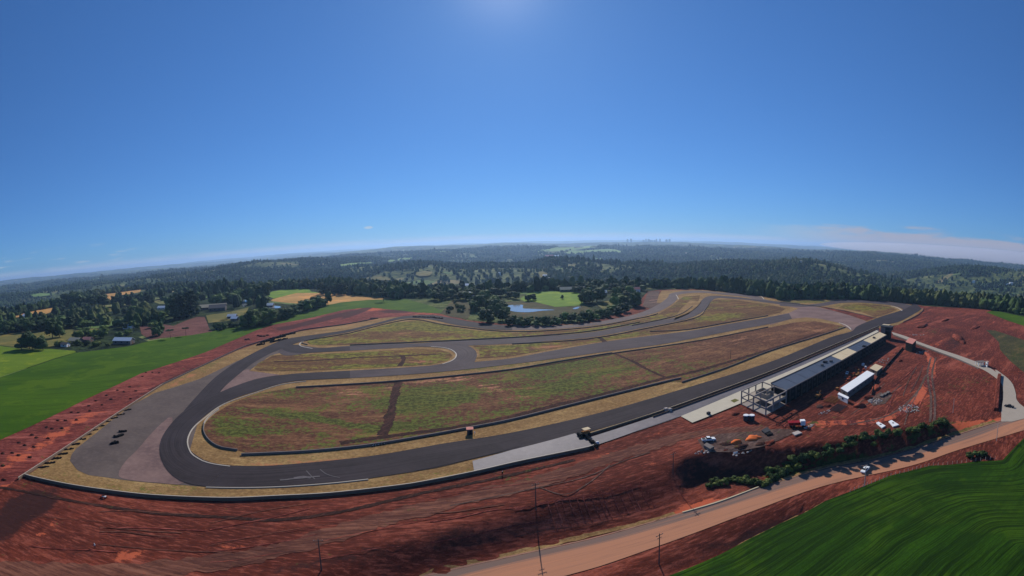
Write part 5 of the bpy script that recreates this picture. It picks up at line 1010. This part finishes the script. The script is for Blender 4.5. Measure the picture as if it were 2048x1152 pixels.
def mound(p, rx, ry, hh, mat, lb, cat, grp=None, nm='soil_mound', ang=0., ring=False):
    w = G([p])[0]; V, T = ICO3; k = 1+(np.array([vnoise(v[0]*2.3+w[0]+9, v[1]*2.3+v[2]+50) for v in V])-.5)*.5; v = V*k[:, None]*[rx, ry, hh]; v = v[:, :]
    me = fast_mesh(nm, v, T, mat, True); set_w(me, np.zeros((len(v), 3))); o = bpy.data.objects.new(nm, me); col.objects.link(o); o.location = (w[0], w[1], w[2]-hh*.12); o.rotation_euler[2] = ang; return tag(o, lb, cat, grp)
# planting heaps on the left strip (two staggered rows)
PL = [(6,907),(25,906),(37,911),(6,932),(38,886),(50,891),(68,894),(64,870),(73,876),(93,855),(104,858),(124,857),(96,877),(116,841),(131,841),(153,840),(143,825),(157,825),(180,822),(178,812),(192,802),(213,791),(222,799),(235,781),(248,784),(204,810),(260,774),(272,782),(285,753),(292,745),(305,745),(318,746),(262,798),(8,960),(60,915)]
for x, y in PL: mound((x, y), 1.1, .9, .75, M['trench'], 'small dark heap of dug earth on the red strip at the left', 'earth heap', 'earth heaps on the left strip', 'earth_heap')
for x, y in ((492,680),(497,679),(517,672),(522,673),(528,673),(535,671)): mound((x, y), 2., 1.5, 1.4, M['trench'], 'dark earth heap far up the red strip above the tyre heaps', 'earth heap', 'far earth heaps on the strip', 'earth_heap')
mound((1506,877), 3.6, 2.6, 1.3, M['orange_s'], 'large bright orange clay mound in the yard right of centre', 'clay mound', nm='clay_mound'); mound((1472,886), 2.4, 2.1, 1.6, M['orange_s'], 'smaller round orange clay mound left of the large one', 'clay mound', nm='clay_mound')
mound((1752,776), 5.5, 2.2, 1.5, M['brick'], 'long heap of red brick rubble on the shaded side of the white-roofed shed', 'brick heap', nm='brick_heap', ang=rad(35)); mound((1735,796), 3, 2.4, 1.6, M['red'], 'red earth heap below the brick heap', 'earth heap', nm='earth_heap'); mound((1718,812), 3.5, 2.6, 1.8, M['red'], 'red earth heap beside the timber formwork', 'earth heap', nm='earth_heap'); mound((1640,811+3), 2.2, 1.6, 1., M['gravel'], 'grey gravel heap left of the timber formwork', 'gravel heap', nm='gravel_heap')
for x, y, rx, ry, lb in ((1452,888,3,2,'left'), (1482,893,3.4,2,'middle'), (1522,888,3,1.8,'right')): mound((x, y), rx, ry, .7, M['trench'], lb+' heap of dark damp earth beside the orange clay mounds', 'earth heap', nm='earth_heap')
for x, y, rx, ry, hh, a_, lb in ((1915,676,16,5,3,.6,'largest dark ridge of pushed-up red earth on the upper right building ground'),(1925,684,9,2.5,1.5,.5,'small curved ridge of red earth just below the largest one'),(1845,652,14,5,2.,.2,'ridge of red earth nearest to the control tower'),(1890,640,14,4,1.6,.1,'ridge of red earth between the last bend and the grassy bank'),(1950,655,16,4,1.5,.1,'ridge of red earth nearest the grassy bank at the right edge')): mound((x, y), rx, ry, hh, M['red'], lb, 'earth ridge', 'earth ridges on the upper right ground', 'earth_ridge', rad(10)+a_)
def rubble(p, n, rx, ry, ang, lb):
    w = G([p])[0]; e = empty('rubble_heap', w, ang); tag(e, lb, 'rubble heap')
    for i in range(n):
        a = random.random()*6.28; q = random.random()**.5; m = MB(); s = random.uniform(.25, .6); V, T = ICO1; v = (V*(1+(rng.random(len(V))-.5)[:, None]*.6))*[s, s*.8, s*.6]+[math.cos(a)*q*rx, math.sin(a)*q*ry, s*.35]
        m.add(v, T); m.build('stone', M['stone'] if random.random() < .75 else M['concD'], e)
rubble((1818,818), 95, 6, 5.2, rad(20), 'wide scatter of pale stones on the red yard'); rubble((1750,803), 70, 4.2, 3.6, rad(20), 'smaller pile of pale stones beside stacked grey slabs'); rubble((1620,853), 24, 3.4, 1.0, rad(10), 'short row of pale blocks behind the red truck'); rubble((1866-32,670), 30, 8, 3, rad(-30), 'pale rubble patch behind the annex')
for x, y in ((1764,793),(1770,790),(1776,787)):
    w = G([(x, y)])[0]; m = MB(); 
    for k in range(4): m.box((random.uniform(-.1,.1), random.uniform(-.1,.1), .12+k*.24), (3.4, 1.6, .2), rad(25))
    o = m.build('slab_stack', M['concD'], None); o.location = w; tag(o, 'stack of grey slabs beside the pale stone pile', 'slab stack', 'grey slab stacks')
def formwork(p, L_, W_, nx, ny, ang, mt, lb):
    w = G([p])[0]; e = empty('timber_formwork', w, ang); tag(e, lb, 'formwork')
    for i in range(nx+1): m = MB(); x = -L_/2+L_*i/nx; m.box((x,0,.62), (.18,W_+.2,.22)); m.build('beam', M[mt], e)
    for j in range(ny+1): m = MB(); y = -W_/2+W_*j/ny; m.box((0,y,.9), (L_,.16,.2)); m.build('rail', M[mt], e)
    for i in (0, nx):
        for j in (0, ny): m = MB(); m.box((-L_/2+L_*i/nx, -W_/2+W_*j/ny, .25), (.25,.25,.6)); m.build('post', M[mt], e)
formwork((1666,801), 9, 6, 8, 3, rad(22), 'timber', 'brown timber formwork grid beside the white container'); formwork((1677,818), 9, 5, 9, 4, rad(22), 'steel', 'dark steel reinforcement grid in front of the timber formwork'); formwork((1575,841), 15, 3.2, 3, 1, rad(27), 'rubber', 'thin ground frame of dark rails beside the pit building')
def slab_thing(px, t, mat, lb, hole=True):
    P = [G([q])[0][:2] for q in px]; c = np.mean(P, 0); m = MB(); m.prism([p-c for p in P], 0, t); o = m.build('precast_slab', M[mat], None); o.location = (*c, float(h(np.array([c[0]]), np.array([c[1]]))[0])+.2); tag(o, lb, 'concrete slab')
    if hole: k = MB(); k.box((0,0,t+.04), (.9,.8,.08), .4); k.build('opening', M['rubber'], o)
    return o
slab_thing([(1752,848),(1757,846),(1771,854),(1764,858)], .5, 'white', 'left one of two bright white slabs with a square opening'); slab_thing([(1777,845),(1783,842.5),(1798,852),(1786,855.5)], .5, 'white', 'right one of two bright white slabs with a square opening')
slab_thing([(1407,896),(1413,891),(1428,899),(1420,904)], 1.2, 'concD', 'grey flat container roof on the yard below the white pickup', False); slab_thing([(1523,864),(1534,858),(1541,865),(1530,870)], .8, 'steel', 'dark stack of sheets in the middle of the gravel yard', False); slab_thing([(1584,868),(1596,864),(1604,868),(1590,873)], .5, 'stone', 'pale slab leaning below the red truck', False); slab_thing([(1466,916),(1471,913),(1475,917),(1470,919)], .9, 'white', 'small white crate at the edge of the dark bank', False); slab_thing([(1530,868),(1540,865),(1546,870),(1534,873)], .6, 'rubber', 'black folded tarpaulin beside the dark sheets', False)
# small items round the shed
for (x, y), mt_, lb in (((1726,731), 'white', 'white water drum behind the beige-roofed hut'), ((1731,737), 'white', 'white cube tank between hut and white-roofed shed'), ((1716,743), 'timber', 'brown pallet stack behind the white-roofed shed'), ((1705,750), 'brick', 'stack of red bricks behind the white-roofed shed'), ((1712,738), 'brick', 'second stack of red bricks nearer the pit building'), ((1674,780), 'timber', 'timber stack at the near corner of the white-roofed shed'), ((1741,727), 'steel', 'dark crate at the far side of the beige-roofed hut'), ((1272+60,822), 'stone', 'white bollard box on the pit wall'), ((1340,823), 'stone', 'small white box in the pit wall gap'), ((1417,830), 'steel', 'dark box at the lower edge of the pale slab')):
    w = G([(x, y)])[0]; m = MB(); s = random.uniform(.8, 1.2)
    if mt_ == 'timber' or mt_ == 'brick':
        for k in range(5): m.box((random.uniform(-.06,.06),0,.15+k*.3), (2.4*s,1.5*s,.24), .4+random.uniform(-.04,.04))
    else: m.box((0,0,.75), (1.7*s,1.4*s,1.5), .4); m.box((0,0,1.56), (1.3*s,1.0*s,.14), .4)
    o = m.build({'timber': 'timber_stack', 'brick': 'brick_stack', 'steel': 'crate', 'white': 'water_container', 'stone': 'box'}[mt_], M[mt_], None); o.location = w; tag(o, lb, {'timber': 'timber', 'brick': 'bricks', 'steel': 'crate', 'white': 'tank', 'stone': 'box'}[mt_])
for i in range(16):
    x, y = random.uniform(1690, 1728), 0; y = 764-(x-1690)*.55+random.uniform(-7, 5); w = G([(x, y)])[0]; m = MB(); t_ = random.random() < .5
    for k in range(random.randrange(2, 5)): m.box((random.uniform(-.15,.15),0,.15+k*.3), (random.uniform(1.4,2.6),random.uniform(.8,1.3),.24), .4+random.uniform(-.15,.15))
    o = m.build('timber_stack' if t_ else 'brick_stack', M['timber' if t_ else 'brick'], None); o.location = w; tag(o, 'low brown stack of planks between the pit building and the white-roofed shed' if t_ else 'low reddish stack of bricks between the pit building and the white-roofed shed', 'timber' if t_ else 'bricks', 'plank stacks behind the shed' if t_ else 'brick stacks behind the shed')
rubble((1772,722), 34, 9, 5, rad(20), 'loose pale rubble strewn over the yard between shed and annex'); rubble((1845,705), 26, 8, 3, rad(0), 'pale rubble strewn below the concrete road'); rubble((1405,905), 16, 3, 1.5, 0, 'small scatter of pale blocks left of the grey container roof'); rubble((1485,905), 22, 5, 1.5, rad(10), 'pale broken blocks below the orange clay mounds'); rubble((1650,825), 18, 4, 1.5, rad(10), 'pale debris left of the steel grid')
for (x, y), a_, b_, c_, lb in (((1790,706),3,2,1.2,'rough red earth heap just below the annex'), ((1772,735),4,2,1.1,'rough red earth heap right of the beige-roofed hut'), ((1800,722),3.5,2,1.,'low red earth heap in the middle of the upper yard'), ((1700,738),2.5,1.5,1.,'red earth heap close to the dark wall of the pit building'), ((1654,812),2.6,1.6,1.1,'brown earth heap left of the steel grid'), ((1470,828),2.6,1.8,.9,'low red heap left of the round water tanks'), ((1540,886),3,1.6,.8,'brown heap below the stack of dark sheets')): mound((x, y), a_, b_, c_, M['red'], lb, 'earth heap', nm='earth_heap', ang=.5)
# retaining walls and ditches
line_wall('retaining_wall', [(1806,697),(1790,715),(1770,738),(1752,762),(1744,790)], 1.3, .6, M['rubber'], 'black retaining wall running from the annex down the yard', 'wall')
line_wall('road_parapet', [(1786,671),(1812,681),(1835,690),(1880,707),(1918,721),(1957,738)], .9, .4, M['concD'], 'low parapet on the lower side of the concrete road', 'wall'); line_wall('concrete_curb', [(1365,1026),(1440,1004),(1517,975)], .45, .7, M['beige'], 'pale raised curb on the upper edge of the dirt highway', 'curb')
line_wall('earth_bank', [(1999,752),(1996,775),(1994,800),(1992,822)], 1.8, 3., M['red'], 'dark earth bank between the red yard and the concrete road', 'bank'); 
for n_ in ('red_earth', 'ground', 'row_crop_field'):
    for o in col.objects:
        if o.name.split('.')[0] == n_: o.data.polygons.foreach_set('use_smooth', [True]*len(o.data.polygons))
for o in col.objects:
    if o.name.split('.')[0] == 'earth_bank': set_w(o.data, np.zeros((len(o.data.vertices), 3)))
# ================================================================ HAZE
m = MB(); m.box((0, 12000, 0), (64000, 64000, 480)); hz = m.build('haze', None); hz.location = (0,0,0); hz['kind'] = 'stuff'
hm = bpy.data.materials.new('haze'); hm.use_nodes = True; nt = hm.node_tree; nt.nodes.clear(); vo = nt.nodes.new('ShaderNodeVolumePrincipled'); vo.inputs['Density'].default_value = 7.5e-5; vo.inputs['Color'].default_value = (.42,.66,1,1); vo.inputs['Anisotropy'].default_value = .35
oo = nt.nodes.new('ShaderNodeOutputMaterial'); nt.links.new(vo.outputs[0], oo.inputs['Volume']); hz.data.materials.append(hm)

# low fog lying on the farthest hills at the right
fb = MB(); a_ = rad(60); fb.sph((math.sin(a_)*8200, math.cos(a_)*8200, 95), 1, (2300, 3300, 120), 24, 12); fo = fb.build('fog_bank', None, None, True); fo['kind'] = 'stuff'
fm = bpy.data.materials.new('fog'); fm.use_nodes = True; nt = fm.node_tree; nt.nodes.clear(); vo = nt.nodes.new('ShaderNodeVolumePrincipled'); vo.inputs['Density'].default_value = 7e-4; vo.inputs['Color'].default_value = (.95,.93,1,1); vo.inputs['Anisotropy'].default_value = .2
oo = nt.nodes.new('ShaderNodeOutputMaterial'); nt.links.new(vo.outputs[0], oo.inputs['Volume']); fo.data.materials.append(fm)
